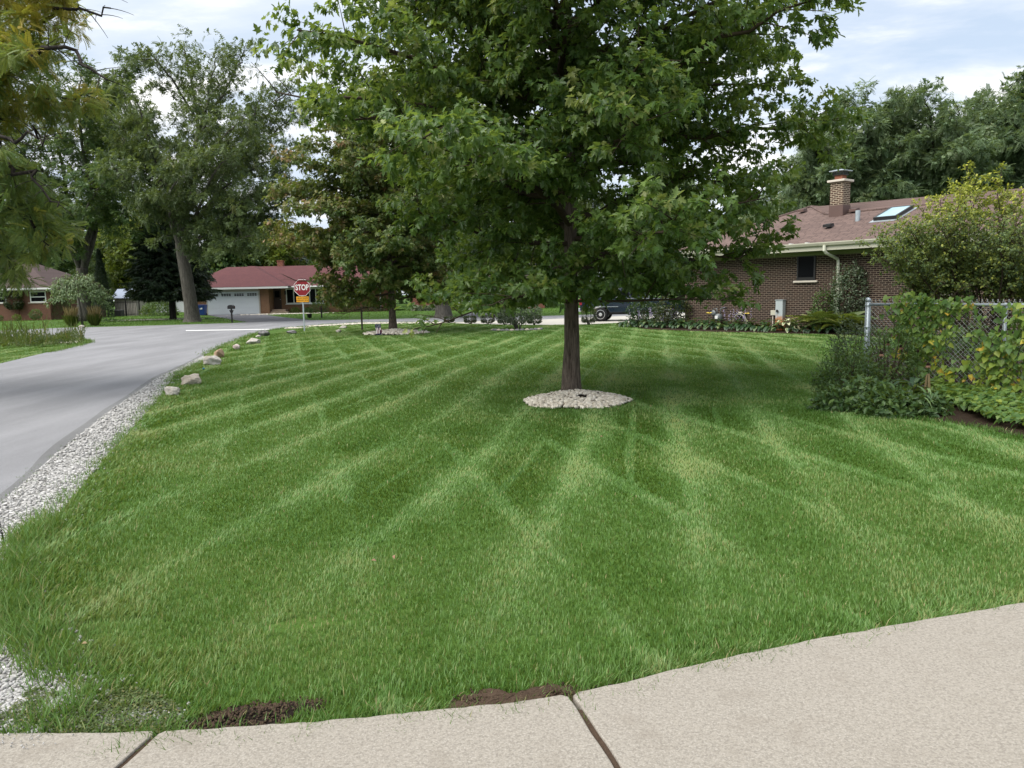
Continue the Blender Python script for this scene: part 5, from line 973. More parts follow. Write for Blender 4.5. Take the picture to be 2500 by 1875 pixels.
    cx, cy = (c0 + c1) / 2, (d0 + d1) / 2
    MB().box(cx - .15, cx + .15, cy - .15, cy + .15, zc + .087, zc + .26).build('flue', M['clay'], ch)
    cg = MB()
    for x in np.linspace(-.2, .2, 9):
        for (X, Y) in ((x, -.2), (x, .2), (-.2, x), (.2, x)): cg.box(cx + X - .006, cx + X + .006, cy + Y - .006, cy + Y + .006, zc + .24, zc + .40)
    cg.box(cx - .21, cx + .21, cy - .21, cy + .21, zc + .26, zc + .275); cg.build('spark_guard', M['dark_metal'], ch)
    MB().add([(cx - .30, cy - .30, zc + .40), (cx + .30, cy - .30, zc + .40), (cx + .30, cy + .30, zc + .40), (cx - .30, cy + .30, zc + .40), (cx - .30, cy - .30, zc + .425), (cx + .30, cy - .30, zc + .425), (cx + .30, cy + .30, zc + .425), (cx - .30, cy + .30, zc + .425), (cx, cy, zc + .50)], [(3, 2, 1, 0), (0, 1, 5, 4), (1, 2, 6, 5), (2, 3, 7, 6), (3, 0, 4, 7), (4, 5, 8), (5, 6, 8), (6, 7, 8), (7, 4, 8)]).build('chimney_cap', M['galv'], ch)
    # skylight, vents
    n = nrm(np.array([0, -s, 1.0])); sl_ = nrm(np.array([0, 1, s])); o = np.array([2.66, 1.55, Z(1.55)])
    R = Matrix(((1, sl_[0], n[0], o[0]), (0, sl_[1], n[1], o[1]), (0, sl_[2], n[2], o[2]), (0, 0, 0, 1)))
    w_, l_ = .80, 1.28; fr = MB()
    for a in ((0, w_, 0, .07), (0, w_, l_ - .07, l_), (0, .07, .07, l_ - .07), (w_ - .07, w_, .07, l_ - .07)): fr.box(*a, -.02, .13, R)
    sk = fr.build('skylight', M['dark_metal'], rf); MB().box(.05, w_ - .05, .05, l_ - .05, .08, .122, R).build('pane', M['blue_glass'], sk); MB().box(-.09, w_ + .09, -.16, l_ + .06, .002, .012, R).build('flashing', M['galv'], sk)
    vz = Z(1.82); MB().tube([(1.93, 1.82, vz - .1), (1.93, 1.82, vz + .36)], [.085, .085], 14).build('vent_pipe', M['galv'], rf); 
    for (x, y, m_) in ((1.2, 1.19, 'black'), (-1.50, 3.75, 'brown_metal'), (1.15, 3.0, 'brown_metal')):
        z = Z(y); MB().add([(x - .14, y - .16, z + .02), (x + .14, y - .16, z + .02), (x + .14, y + .14, z + .07), (x - .14, y + .14, z + .07), (x - .14, y - .16, z + .12), (x + .14, y - .16, z + .12), (x + .12, y + .12, z + .17), (x - .12, y + .12, z + .17)], [(0, 3, 2, 1), (4, 5, 6, 7), (0, 1, 5, 4), (1, 2, 6, 5), (2, 3, 7, 6), (3, 0, 4, 7)]).build('roof_vent', M[m_], rf)
    # things fixed to the wall, kept as things of their own
    def w(x, y, z=0): q = Matrix.Rotation(math.atan2(-.8, .6), 4, 'Z') @ Vector((x, y, z)); return (W0[0] + q.x, W0[1] + q.y, q.z)
    rz = math.atan2(-.8, .6)
    b = empty('utility_box', w(.17, -.12), rz, 'tall grey utility cabinet rusted orange at the bottom, on the brown brick wall', 'utility box')
    MB().box(-.15, .15, -.09, .10, .02, 1.10).build('cabinet', M['ubox'], b, bevel=.01); MB().box(-.165, .165, -.105, .11, 1.102, 1.13).build('lid', M['galv'], b); MB().lathe([(.05, 0), (.05, .02), (.03, .05), (0, .05)], (-.05, -.14, .72), 12, 'y').build('latch', M['dark_metal'], b)
    j = empty('junction_box', w(-.12, -.06), rz, 'small cream junction box on a pipe beside the rusty utility cabinet', 'utility box'); MB().box(-.13, .13, -.05, .05, .56, .74).build('box', M['cream'], j, bevel=.008); MB().tube([(-.06, 0, 0), (-.06, 0, .56)], [.02, .02], 8).build('conduit', M['lime'], j)
    g = empty('gas_meter', w(-2.48, -.25), rz, 'grey gas meter with regulator and pipes against the brown brick wall', 'gas meter')
    MB().lathe([(.05, 0), (.13, .03), (.15, .10), (.15, .22), (.12, .28), (.04, .30)], (0, 0, .30), 16).build('meter_body', M['meter'], g, True); MB().lathe([(.03, -.04), (.11, -.03), (.12, .0), (.11, .03), (.03, .04)], (-.26, 0, .62), 16, 'y').build('regulator', M['meter'], g, True)
    MB().tube([(-.26, 0, 0), (-.26, 0, .78), (-.10, 0, .80), (-.08, 0, .58)], [.024] * 4, 8).tube([(.08, 0, .58), (.09, 0, .80), (.20, .05, .82), (.22, .2, .82)], [.024] * 4, 8).build('pipes', M['meter'], g, True); MB().box(-.07, .07, -.16, -.10, .40, .52).build('dial', M['white'], g)
    hs = empty('hose_hanger', w(-1.55, -.12), rz, 'beige garden hose looped over a wall hanger above the hostas', 'hose'); mb = MB(); r = np.random.default_rng(3)
    for q in range(9):
        a = np.linspace(-.15, math.pi + .15, 14); wd = .26 + .012 * q + r.normal(0, .01); dz = .46 + r.normal(0, .02); mb.tube(np.stack([-wd * np.cos(a), -.03 - .022 * (q % 4) + 0 * a, .66 - .012 * q - dz * (1 - np.sin(a))], 1), [.013] * 14, 6)
    mb.build('hose', M['hose'], hs, True); MB().box(-.20, .20, -.10, .10, .55, .63).build('hanger', M['dark_metal'], hs, bevel=.02)
    # planting along the wall
    r = np.random.default_rng(200); GH = 'hostas along the brown brick house'
    def hosta(x, y, R, Hh, m, label, seed, n=46, lf=.22, tint=(.45, .25), wdt=.62):
        rr = np.random.default_rng(seed); a = rr.uniform(0, 6.283, n); q = np.sqrt(rr.random(n)); rad = R * q * .75; z = Hh * (.95 - .65 * q) * rr.uniform(.8, 1.1, n); P = np.stack([np.cos(a) * rad, np.sin(a) * rad, np.maximum(z, .03)], 1); ax = np.stack([np.cos(a), np.sin(a), .35 - 1.0 * q], 1); up = np.stack([np.cos(a) * .5, np.sin(a) * .5, 1 + 0 * a], 1)
        root = empty('hosta', w(x, y), 0, label, 'plant', GH if m is M['hosta'] else None); tv = T_oval(wdt, .10, .22); Lv = Leaves()
        if m is M['varieg']:
            V, Pq = tv; Lv.add(tv, P, ax, up, lf * rr.uniform(.8, 1.2, n), .80); V2 = V * [.86, .60, 1] + [.04, 0, .012]; Lv.add((V2, Pq), P, ax, up, lf * rr.uniform(.95, 1.0, n), .25 + .1 * rr.normal(size=n))
        else: Lv.add(tv, P, ax, up, lf * rr.uniform(.7, 1.25, n), tint[0] + tint[1] * rr.normal(size=n))
        Lv.build('leaves', m, root); return root
    def spikes(root, n, h, R, m, seed, s=.030):
        rr = np.random.default_rng(seed)
        for k in range(n):
            mb = MB(); st = MB(); a = rr.uniform(0, 6.283); q = R * rr.random(); p = np.array([math.cos(a) * q, math.sin(a) * q, 0]); e = p * 1.4 + [0, 0, h * rr.uniform(.7, 1.1)]; st.tube([p, e], [.004, .003], 3)
            for j in range(5): c = p + (e - p) * (.62 + .09 * j); d = rr.normal(0, .02, 3); mb.lathe([(.004, -s), (s * .7, -s * .3), (s * .5, s * .4), (.004, s)], c + d, 5)
            o = st.build('flower_stalk', M['fern'], root); mb.build('blossoms', m, o)
    xs = np.concatenate([np.linspace(-6.9, -3.2, 7), np.linspace(-2.75, .15, 6)]); names = ['next to the truck end of the bed', 'second along from the driveway', 'third along from the driveway', 'under the lowest maple leaves', 'below the lilac flower spikes', 'before the brick corner', 'beside the first yellow lily', 'below the gas meter', 'in front of the looped hose', 'between hose and second yellow lily', 'just past the second yellow lily', 'before the cream junction box', 'before the rusty utility cabinet']
    for k, x in enumerate(xs):
        y = -.62 - .12 * r.random() if x > -4.6 else -.75 - .5 * (x + 4.6) * -.10
        t = hosta(x, y, .50, .46, M['hosta'], 'dark green hosta ' + names[k], 210 + k, 60, .21)
        if k in (1, 2, 3, 4, 9, 10): spikes(t, 7, .78, .3, M['lilac'], 240 + k, .022)
    hosta(.78, -.72, .55, .52, M['varieg'], 'white-edged variegated hosta below the small dark window', 230, 54, .26, wdt=.5)
    for k, x in enumerate((1.25, 1.85, 2.5, 3.1)): hosta(x, -.70, .45, .42, M['hosta'], 'very dark low hosta ' + ('next to the white-edged one', 'between white-edged hosta and downspout', 'at the foot of the downspout', 'between the downspout and the chain-link fence')[k], 232 + k, 60, .17, (.15, .2))
    for k, (x, lab) in enumerate(((-2.75, 'yellow daylily bloom nearest the gas meter'), (-1.02, 'yellow daylily bloom beside the looped hose'))):
        root = empty('daylily', w(x, -.55), 0, lab, 'flower'); MB().tube([(0, 0, 0), (.02, -.05, .62)], [.006, .005], 5).build('stalk', M['fern'], root); a = np.arange(6) * 1.047; Leaves().add(T_oval(.5, .1, .25), np.tile([.02, -.05, .60], (6, 1)), np.stack([np.cos(a), np.sin(a), .55 + 0 * a], 1), np.array([[0, -.3, 1.0]] * 6), .13, np.full(6, .5)).build('petals', M['lily'], root)
    for k, (x, y, s_, lab) in enumerate(((1.75, -.45, .75, 'yellowing fern beside the white-edged hosta'), (2.65, -.6, .9, 'green-gold fern at the foot of the downspout'), (3.2, -1.15, .85, 'fern arching out next to the fence post'))):
        rr = np.random.default_rng(250 + k); n = 26; a = rr.uniform(0, 6.283, n); root = empty('fern', w(x, y), 0, lab, 'plant', 'ferns at the brown brick house')
        Leaves().add(T_frond(12, .5, .10, .55, .7), np.stack([.05 * np.cos(a), .05 * np.sin(a), .25 + .3 * rr.random(n)], 1), np.stack([np.cos(a), np.sin(a), rr.uniform(.3, 1.1, n)], 1), np.stack([-.5 * np.cos(a), -.5 * np.sin(a), 1 + 0 * a], 1), s_ * rr.uniform(.7, 1.1, n), .5 + .25 * rr.normal(size=n)).build('fronds', M['fern'], root)
    shrub('leafy_shrub', w(2.0, -.30), .9, .4, 1.5, M['green'], 'leafy shrub on the window side of the downspout', 'shrub', 259, 900, .08, .2, 'ball', None, T_oval(.5), (.45, .25), 8, None, .5)
    shrub('climbing_shrub', w(3.0, -.35), 1.3, .5, 2.25, M['silver'], 'loose grey-green climbing shrub around the peeling downspout', 'shrub', 260, 2600, .085, .45, 'ball', None, T_oval(.5), (.42, .25), 12, None, .5)
    shrub('dark_shrub', w(-4.6, -.55), 1.5, .9, 1.35, M['box'], 'dark shaded shrub at the corner of the brown brick wall', 'shrub', 261, 1500, .09, .1, 'ball', None, T_oval(.5), (.55, .2), 6, None, .4)
    shrub('dark_shrub', w(-6.3, -.35), 1.6, 1.0, 1.1, M['hosta'], 'dark shaded shrub between the truck and the lilac hosta spikes', 'shrub', 262, 1500, .09, .1, 'ball', None, T_oval(.5), (.3, .2), 6, None, .4)
    return w
HW = brown_house()
# ------------------------------------------------------------------ houses across the street
def hip_roof(par, x0, x1, y0, y1, ze, zr, m, rl=None, rr=None, oh=.5):
    yc = (y0 + y1) / 2; rl = x0 + (yc - y0) if rl is None else rl; rr = x1 - (yc - y0) if rr is None else rr
    V = [(x0, y0, ze), (x1, y0, ze), (x1, y1, ze), (x0, y1, ze), (rl, yc, zr), (rr, yc, zr)]
    V += [(x, y, z - .10) for x, y, z in V[:4]]
    return MB().add(V, [(0, 1, 5, 4), (2, 3, 4, 5), (3, 0, 4), (1, 2, 5), (6, 7, 1, 0), (7, 8, 2, 1), (8, 9, 3, 2), (9, 6, 0, 3), (9, 8, 7, 6)]).build('roof', m, par)
def red_house():
    Y = 71.5; X = lambda px, yy=Y: at(px, 700, yy)[0]; Zc = lambda py, px, yy=Y: at(px, py, yy)[2]
    x0, x1 = X(446), X(930); h = empty('ranch_house', (0, Y, 0), 0, 'tan brick ranch house with a dull red roof and white double garage door', 'house')
    xg0, xg1 = X(492) - .1, X(655); ZE = 2.52
    xd0, xd1 = X(656), X(676)
    MB().box(xg0, xg1, 0, 3, 0, 2.45).box(x0, xg0 - .002, 1.2, 9, 0, 2.45).box(xg1 + .002, x1, 1.2, 9, 0, 2.45).build('wall', M['brick_tan'], h)
    rf = hip_roof(h, x0 - .8, x1 + .6, .55, 9.6, ZE, 4.55, M['roof_far'], X(557, Y + 5), X(905, Y + 5))
    bx = X(703, 71); a = (xg0 - 1.0, -.55, ZE + .003); b = (bx, -.55, ZE + .003); MB().add([a, b, (bx - 4.55, 4.0, 4.56), (a[0] + 4.2, 4.0, 4.56), (a[0], 4.0, ZE)], [(0, 1, 2, 3), (0, 3, 4)]).build('garage_face', M['roof_far'], rf)
    MB().add([b, (bx, .62, ZE + .003), (bx - 4.5, 5.1, 4.575), (bx - 4.55, 4.0, 4.56)], [(0, 1, 2, 3)]).build('garage_side', M['roof_far'], rf)
    c = (X(690, Y + 5.5)); MB().box(c - .27, c + .27, 5.0, 5.6, 4.2, 5.0).build('chimney', M['brick_red'], rf); MB().box(c - .31, c + .31, 4.96, 5.64, 5.002, 5.09).build('chimney_crown', M['clay'], rf)
    MB().box(xg0 - 1.0, bx + .02, -.60, -.54, 2.33, 2.50).box(bx + .04, x1 + .6, .50, .56, 2.33, 2.51).box(x0 - .8, xg0 - 1.02, .50, .56, 2.33, 2.51).build('gutter', M['white'], h)
    MB().box(xg0 - .95, bx - .02, -.535, -.003, 2.36, 2.40).box(xg1 + .02, x1 + .5, .0, 1.197, 2.405, 2.44).build('soffit', M['white'], h)
    gx0, gx1 = X(504), X(630); zt = 2.10
    d = MB(); d.box(gx0, gx1, -.03, -.004, .02, zt); 
    for i in range(4):
        for k in range(4):
            w = (gx1 - gx0) / 4; zz = .08 + i * (zt / 4); 
            if i < 3: d.box(gx0 + k * w + .10, gx0 + (k + 1) * w - .10, -.042, -.031, zz, zz + zt / 4 - .14)
    gd = d.build('garage_door', M['garage'], h)
    for k in range(4): w = (gx1 - gx0) / 4; xa = gx0 + k * w + .13; window(gd, xa, xa + w - .26, zt - .42, zt - .14, -.035, M['garage'], M['glass'], [xa + (w - .26) * q for q in (.25, .5, .75)], [zt - .28], None, .03)
    MB().box(gx0 - .12, gx0 - .003, -.05, -.002, 0, 2.2).box(gx1 + .003, gx1 + .12, -.05, -.002, 0, 2.2).box(gx0, gx1, -.04, -.002, zt + .004, 2.34).build('garage_trim', M['beige'], h)
    yd = 1.2
    dr = MB().box(xd0 + .05, xd1, yd - .05, yd - .003, .42, 2.34).build('door', M['door'], h); MB().box(xd0 + .18, xd1 - .14, yd - .056, yd - .052, 1.5, 2.1).build('pane', M['glass'], dr); MB().lathe([(.03, 0), (.03, .03)], (xd1 - .08, yd - .09, 1.3), 8, 'y').build('handle', M['galv'], dr)
    MB().box(xd0 + .02, xd1 + .55, .45, yd - .06, 0, .40).box(xd0 + .02, xd1 + .9, .05, .448, 0, .20).build('steps', M['step'], h)
    lx = X(687); MB().box(lx - .07, lx + .07, yd - .16, yd - .003, 1.75, 2.1).build('wall_lamp', M['black'], h)
    wx = [X(p, Y + 1.2) for p in (697, 716, 735, 755, 770, 789)]
    window(h, wx[0], wx[5], .88, 2.30, yd, M['white'], M['glass'], wx[1:5], (), .06, .09, sill_m=M['white'])
    wx = [X(p, Y + 1.2) for p in (848, 866, 885)]; window(h, wx[0], wx[2], 1.25, 2.28, yd, M['white'], M['glass'], [wx[1]], (), .06, .09, sill_m=M['white'])
    MB().tube([(x1 - .3, 1.12, 2.35), (x1 - .3, 1.12, .1)], [.05, .05], 8).build('downspout', M['white'], h)
    for k, (px, w, hh, m_, lab, sd) in enumerate(((772, 1.9, 1.15, 'green', 'green shrub beside the wide window of the red-roofed house', 301), (745, .9, .5, 'green', 'low dark shrub under the wide window, by the sign pole', 302), (714, .9, .55, 'fern', 'small feathery shrub beside the red-roofed house steps', 303), (838, 2.0, 1.5, 'bush', 'leggy shrub between the two windows of the red-roofed house', 304), (900, 2.8, .6, 'box', 'low dark hedge shrub below the smaller window', 305))):
        shrub('house_shrub', (X(px, Y), Y + .45, 0), w, 1.0, hh, M[m_], lab, 'shrub', sd, 900, .11, .05, 'dome' if k != 3 else 'ball', None, T_oval(.5), (.4, .2), 6 if k == 3 else 0)
red_house()
def left_house():
    Y = 66.0; X = lambda px, yy=Y: at(px, 740, yy)[0]; x1 = X(122); x0 = x1 - 13; h = empty('brick_house', (0, Y, 0), 0, 'brown-red brick bungalow with a grey-brown hip roof and white windows', 'house')
    MB().box(x0, x1, 0, 9, 0, 2.70).build('wall', M['brick_left'], h); hip_roof(h, x0 - .6, x1 + .55, -.6, 9.6, 2.74, 5.35, M['roof_left'], None, None)
    MB().box(x0 - .6, x1 + .56, -.66, -.602, 2.60, 2.735).build('gutter', M['white'], h); MB().box(x0 - .5, x1 + .5, -.6, -.003, 2.52, 2.57).build('soffit', M['beige'], h)
    for a, b in ((75, 114), (-22, 17)): xa, xb = X(a), X(b); window(h, xa, xb, 1.52, 2.46, 0, M['white'], M['glass'], (), (1.98,), .18, .08)
left_house()
def h2():
    Y = 71.0; X = lambda px, yy=Y: at(px, 740, yy)[0]; x0, xm, x1 = X(1005), X(1101), X(1330); h = empty('brick_house', (0, Y, 0), 0, 'red brick house with a wide white garage door behind the old shade tree', 'house')
    MB().box(x0, xm, 0, 9, 0, 2.6).box(xm + .002, x1, .3, 9, 0, 2.6).build('wall', M['brick_red'], h); hip_roof(h, x0 - .6, x1 + .6, -.6, 9.6, 2.62, 4.7, M['roof_left'])
    MB().box(x0 - .6, x1 + .6, -.66, -.602, 2.48, 2.61).build('gutter', M['white'], h); MB().box(x0, xm, -.05, -.002, 0.02, .5).build('plinth', M['step'], h)
    xa, xb = X(1108), X(1205); d = MB().box(xa, xb, .24, .298, .02, 2.3)
    for i in range(4): d.box(xa + .06, xb - .06, .225, .239, .07 + i * .57, .07 + i * .57 + .5)
    d.build('garage_door', M['white'], h); MB().box(xa - .15, xa - .003, .2, .298, 0, 2.4).box(xb + .003, xb + .15, .2, .298, 0, 2.4).build('garage_trim', M['white'], h)
    window(h, X(1030), X(1062), 1.2, 2.3, 0, M['white'], M['glass'], [X(1046)], (), .1, .08)
    for k, px in enumerate((1018, 1030, 1042, 1054)):
        shrub('hosta', (X(px), Y - .6, 0), .9, .7, .45, M['silver'], 'pale hosta at the foot of the red brick house', 'plant', 320 + k, 160, .2, .03, 'dome', 'pale hostas at the red brick house', T_oval(.6), (.7, .2))
    shrub('house_shrub', (X(1098), Y - 1.0, 0), 1.2, 1.0, 1.1, M['green'], 'green shrub between the red brick wall and white garage door', 'shrub', 325, 700, .13, .05, 'dome', None, T_oval(.5), (.6, .2))
    shrub('house_shrub', (X(1112), Y - 1.5, 0), .9, .8, .5, M['yellowgreen'], 'low yellow-green shrub before the white garage door jamb', 'shrub', 326, 400, .13, .03, 'dome', None, T_oval(.5), (.6, .2))
h2()
def shed():
    Y = 76.0; X = lambda px, yy=Y: at(px, 760, yy)[0]; x0, x1 = X(281), X(334); h = empty('garden_shed', (0, Y, 0), 0, 'small beige garden shed with a pale blue-grey roof', 'shed')
    MB().box(x0, x1, 0, 2.4, 0, 1.75).build('wall', M['shedwall'], h); mb = MB()
    for k in range(9): x = x0 + (x1 - x0) * (k + .5) / 9; mb.box(x - .02, x + .02, -.012, -.001, .05, 1.72)
    mb.build('siding_rib', plain('rib', (.28, .26, .23), .8, .2), h)
    MB().add([(x0 - .2, -.25, 1.74), (x1 + .2, -.25, 1.74), (x1 + .2, 1.2, 2.65), (x0 - .2, 1.2, 2.65), (x1 + .2, 2.65, 1.74), (x0 - .2, 2.65, 1.74)], [(0, 1, 2, 3), (3, 2, 4, 5), (0, 3, 5), (1, 4, 2)]).build('roof', M['shedroof'], h)
    MB().box(x0 - .2, x1 + .2, -.27, -.252, 1.64, 1.74).build('eave_board', M['black'], h)
    f = empty('picket_fence', (0, Y - .9, 0), 0, 'black metal picket fence before the beige shed', 'fence'); a, b = X(264, Y - .9), X(342, Y - .9); mb = MB()
    for x in np.arange(a, b, .14): mb.box(x - .012, x + .012, -.012, .012, .06, 1.45)
    mb.build('pickets', M['black'], f); MB().box(a, b, -.02, .02, 1.28, 1.32).box(a, b, -.02, .02, .14, .18).build('rail', M['black'], f)
    for px in (264, 308, 341): x = X(px, Y - .9); MB().box(x - .045, x + .045, -.045, .045, 0, 1.62).build('post', M['black'], f)
    u = empty('cooling_unit', (X(291, Y - 1.5), Y - 1.5, 0), 0, 'dark grey cooling unit in front of the black picket fence', 'cooling unit'); MB().box(-.34, .34, -.3, .3, .02, .62).build('casing', M['acgrey'], u, bevel=.05); m2 = MB()
    for z in np.arange(.12, .56, .07): m2.box(-.30, .30, -.312, -.301, z, z + .03)
    m2.build('louvre', M['black'], u)
    g = empty('neighbour_house', (X(415, 90), 90, 0), 0, 'pale house end showing between spruce trunk and locust trunk', 'house'); MB().box(-1.6, 2.6, 0, 6, 0, 3.0).build('wall', M['white'], g); MB().box(.55, .75, -.1, -.003, 0, 2.9).build('downspout', M['acgrey'], g); MB().add([(-2, -.4, 3.0), (3, -.4, 3.0), (3, 3, 4.6), (-2, 3, 4.6), (3, 6.4, 3.0), (-2, 6.4, 3.0)], [(0, 1, 2, 3), (3, 2, 4, 5), (0, 3, 5), (1, 4, 2)]).build('roof', M['roof_left'], g)
    b = empty('recycling_bin', (at(495, 760, 70.2)[0], 70.2, 0), 0, 'blue wheeled recycling bin between locust trunk and garage door', 'bin')
    MB().add([(-.24, -.26, .06), (.24, -.26, .06), (.24, .26, .06), (-.24, .26, .06), (-.31, -.34, .92), (.31, -.34, .92), (.31, .34, .92), (-.31, .34, .92)], [(3, 2, 1, 0), (0, 1, 5, 4), (1, 2, 6, 5), (2, 3, 7, 6), (3, 0, 4, 7), (4, 5, 6, 7)]).build('bin_body', M['bin_blue'], b, bevel=.02)
    MB().box(-.33, .33, -.38, .36, .925, .99).build('lid', M['bin_blue'], b, bevel=.02); MB().box(-.13, .10, -.338, -.332, .58, .66).box(-.02, .12, -.339, -.333, .66, .72).build('emblem', M['white'], b)
    for s in (-1, 1): MB().lathe([(.10, -.03), (.10, .03)], (s * .24, .26, .10), 14, 'x').build('wheel', M['rubber'], b)
shed()
# ------------------------------------------------------------------ signs, posts, mailbox
def stop_sign():
    b = gp(743.5, 808.5); h = empty('stop_sign', b, math.radians(-3), 'red octagonal stop sign with a yellow plate below on a steel post', 'sign'); c = 2.00; R = .375 / math.cos(math.pi / 8)
    MB().box(-.03, .03, -.018, .018, -.1, 2.2).build('post', M['galv'], h)
    def octa(r, y0, y1): a = (np.arange(8) + .5) * math.pi / 4; P = [(r * math.cos(t), y, c + r * math.sin(t)) for y in (y0, y1) for t in a]; return MB().add(P, [tuple(range(8)), tuple(range(15, 7, -1))] + [(i, 8 + i, 8 + (i + 1) % 8, (i + 1) % 8) for i in range(8)])
    octa(R, -.024, -.020).build('border', M['sign_white'], h); octa(R * .945, -.0265, -.0242).build('sign_plate', M['sign_red'], h)
    me = text_mesh('STOP', .36, .010, .72); o = link('lettering', me, M['sign_white'], h); o.rotation_euler = (math.pi / 2, 0, 0); o.location = (0, -.0290, c)
    MB().box(-.30, .30, -.024, -.020, 1.33, 1.605).build('plate_border', M['ink'], h); MB().box(-.29, .29, -.0265, -.0242, 1.34, 1.595).build('yellow_plate', M['sign_yellow'], h)
    for t, z in (('CROSS TRAFFIC', 1.515), ('DOES NOT STOP', 1.415)): me = text_mesh(t, .082, .0008, .88, 0, .001); o = link('lettering', me, M['ink'], h); o.rotation_euler = (math.pi / 2, 0, 0); o.location = (0, -.0280, z)
stop_sign()
def post(px, py, top, w, m, label, name='sign_post'):
    b = gp(px, py); z = at(px, top, b[1])[2]; h = empty(name, b, 0, label, 'post'); mb = MB().box(-w / 2, w / 2, -w * .4, -w * .18, -.1, z).box(-w / 2, -w * .28, -w * .18, w * .3, -.1, z).box(w * .28, w / 2, -w * .18, w * .3, -.1, z); mb.build('channel', M[m], h)
    bb = MB()
    for q in np.arange(.3, z - .05, .15): bb.lathe([(.012, -.004), (.012, .0)], (0, -w * .41, q), 6, 'y')
    bb.build('bolt_holes', M['ink'], h)
post(884.5, 806, 751, .075, 'post_brown', 'bare brown channel post without a sign at the street corner'); 
post(785.5, 776.5, 746, .09, 'ink', 'short black post on the lawn of the red-roofed house')
def mailbox():
    b = gp(567, 788); h = empty('mailbox', b, math.radians(8), 'black mailbox on a slim black post before the white garage door', 'mailbox'); MB().box(-.045, .045, -.045, .045, -.1, .88).build('post', M['black'], h); MB().add([(-.13, -.06, .80), (.13, -.06, .80), (.05, -.06, .62), (-.05, -.06, .62), (-.13, .06, .80), (.13, .06, .80), (.05, .06, .62), (-.05, .06, .62)], [(0, 3, 2, 1), (4, 5, 6, 7), (0, 1, 5, 4), (1, 2, 6, 5), (2, 3, 7, 6), (3, 0, 4, 7)]).build('bracket', M['black'], h)
    a = np.linspace(0, math.pi, 9); prof = [(-.19, .882)] + [(-.19 * math.cos(t), 1.02 + .12 * math.sin(t)) for t in a] + [(.19, .882)]; n = len(prof); MB().add([(x, y, z) for y in (-.26, .26) for x, z in prof], [tuple(range(n)), tuple(range(2 * n - 1, n - 1, -1))] + [(i, n + i, n + (i + 1) % n, (i + 1) % n) for i in range(n)]).build('box', M['black'], h); MB().box(.192, .205, -.05, .12, .98, 1.02).build('signal_arm', M['flagred'], h)
mailbox()
b = empty('garden_pot', gp(756, 776.5), 0, 'small black pot alone on the lawn of the red-roofed house', 'pot'); MB().lathe([(.10, 0), (.15, .05), (.17, .26), (.19, .28), (.19, .32), (.15, .32)], n=16).build('pot_body', M['black'], b, True); MB().lathe([(.14, .27), (.0, .29)], n=12).build('soil', M['soil'], b)
def flag():
    g = gp(924.5, 820.5); h = empty('garden_flag', g, math.radians(6), 'small waving stars and stripes garden flag beside the turning maple', 'flag'); w, H = .22, .42
    mb = MB(); n = 12
    def pt(u, v, off=0): return (w * (u - .5) + .018 * math.sin(v * 5), -.012 * math.sin(u * 5 + v * 3) - off, .05 + H * v)
    def patch(mb, u0, u1, v0, v1, off, sl=0.0):
        V = [pt(u + sl * (1 - v), v, off) for v in np.linspace(v0, v1, n) for u in np.linspace(u0, u1, 4)]; return mb.add(V, [(j * 4 + i, j * 4 + i + 1, j * 4 + 5 + i, j * 4 + 4 + i) for j in range(n - 1) for i in range(3)])
    patch(patch(mb, 0, 1, 0, 1, 0), 0, 1, 0, 1, .002).build('cloth', M['flagblue'], h)
    wm = MB(); rm = MB()
    for k in range(4): patch(wm, .02 + .25 * k, .14 + .25 * k, .12, .66, .005); patch(rm, .15 + .25 * k, .25 + .24 * k, .12, .66, .005)
    wm.build('white_stripe', M['sign_white'], h); rm.build('red_stripe', M['flagred'], h); st = MB()
    for i, u in enumerate((.16, .38, .60, .82)):
        for v in (.74, .84, .94):
            c = pt(u + (.06 if v == .84 else 0), v, .006); a = np.arange(10) * math.pi / 5 + math.pi / 2; r_ = np.where(np.arange(10) % 2 == 0, .014, .006); st.add([(c[0] + r * math.cos(t), c[1], c[2] + r * math.sin(t)) for t, r in zip(a, r_)], [tuple(range(10))])
    st.build('star', M['sign_white'], h); MB().tube([(-w / 2 - .01, 0, -.05), (-w / 2 - .01, 0, .42), (w / 2 + .02, 0, .42)], [.006] * 3, 6).build('stand', M['black'], h)
flag()
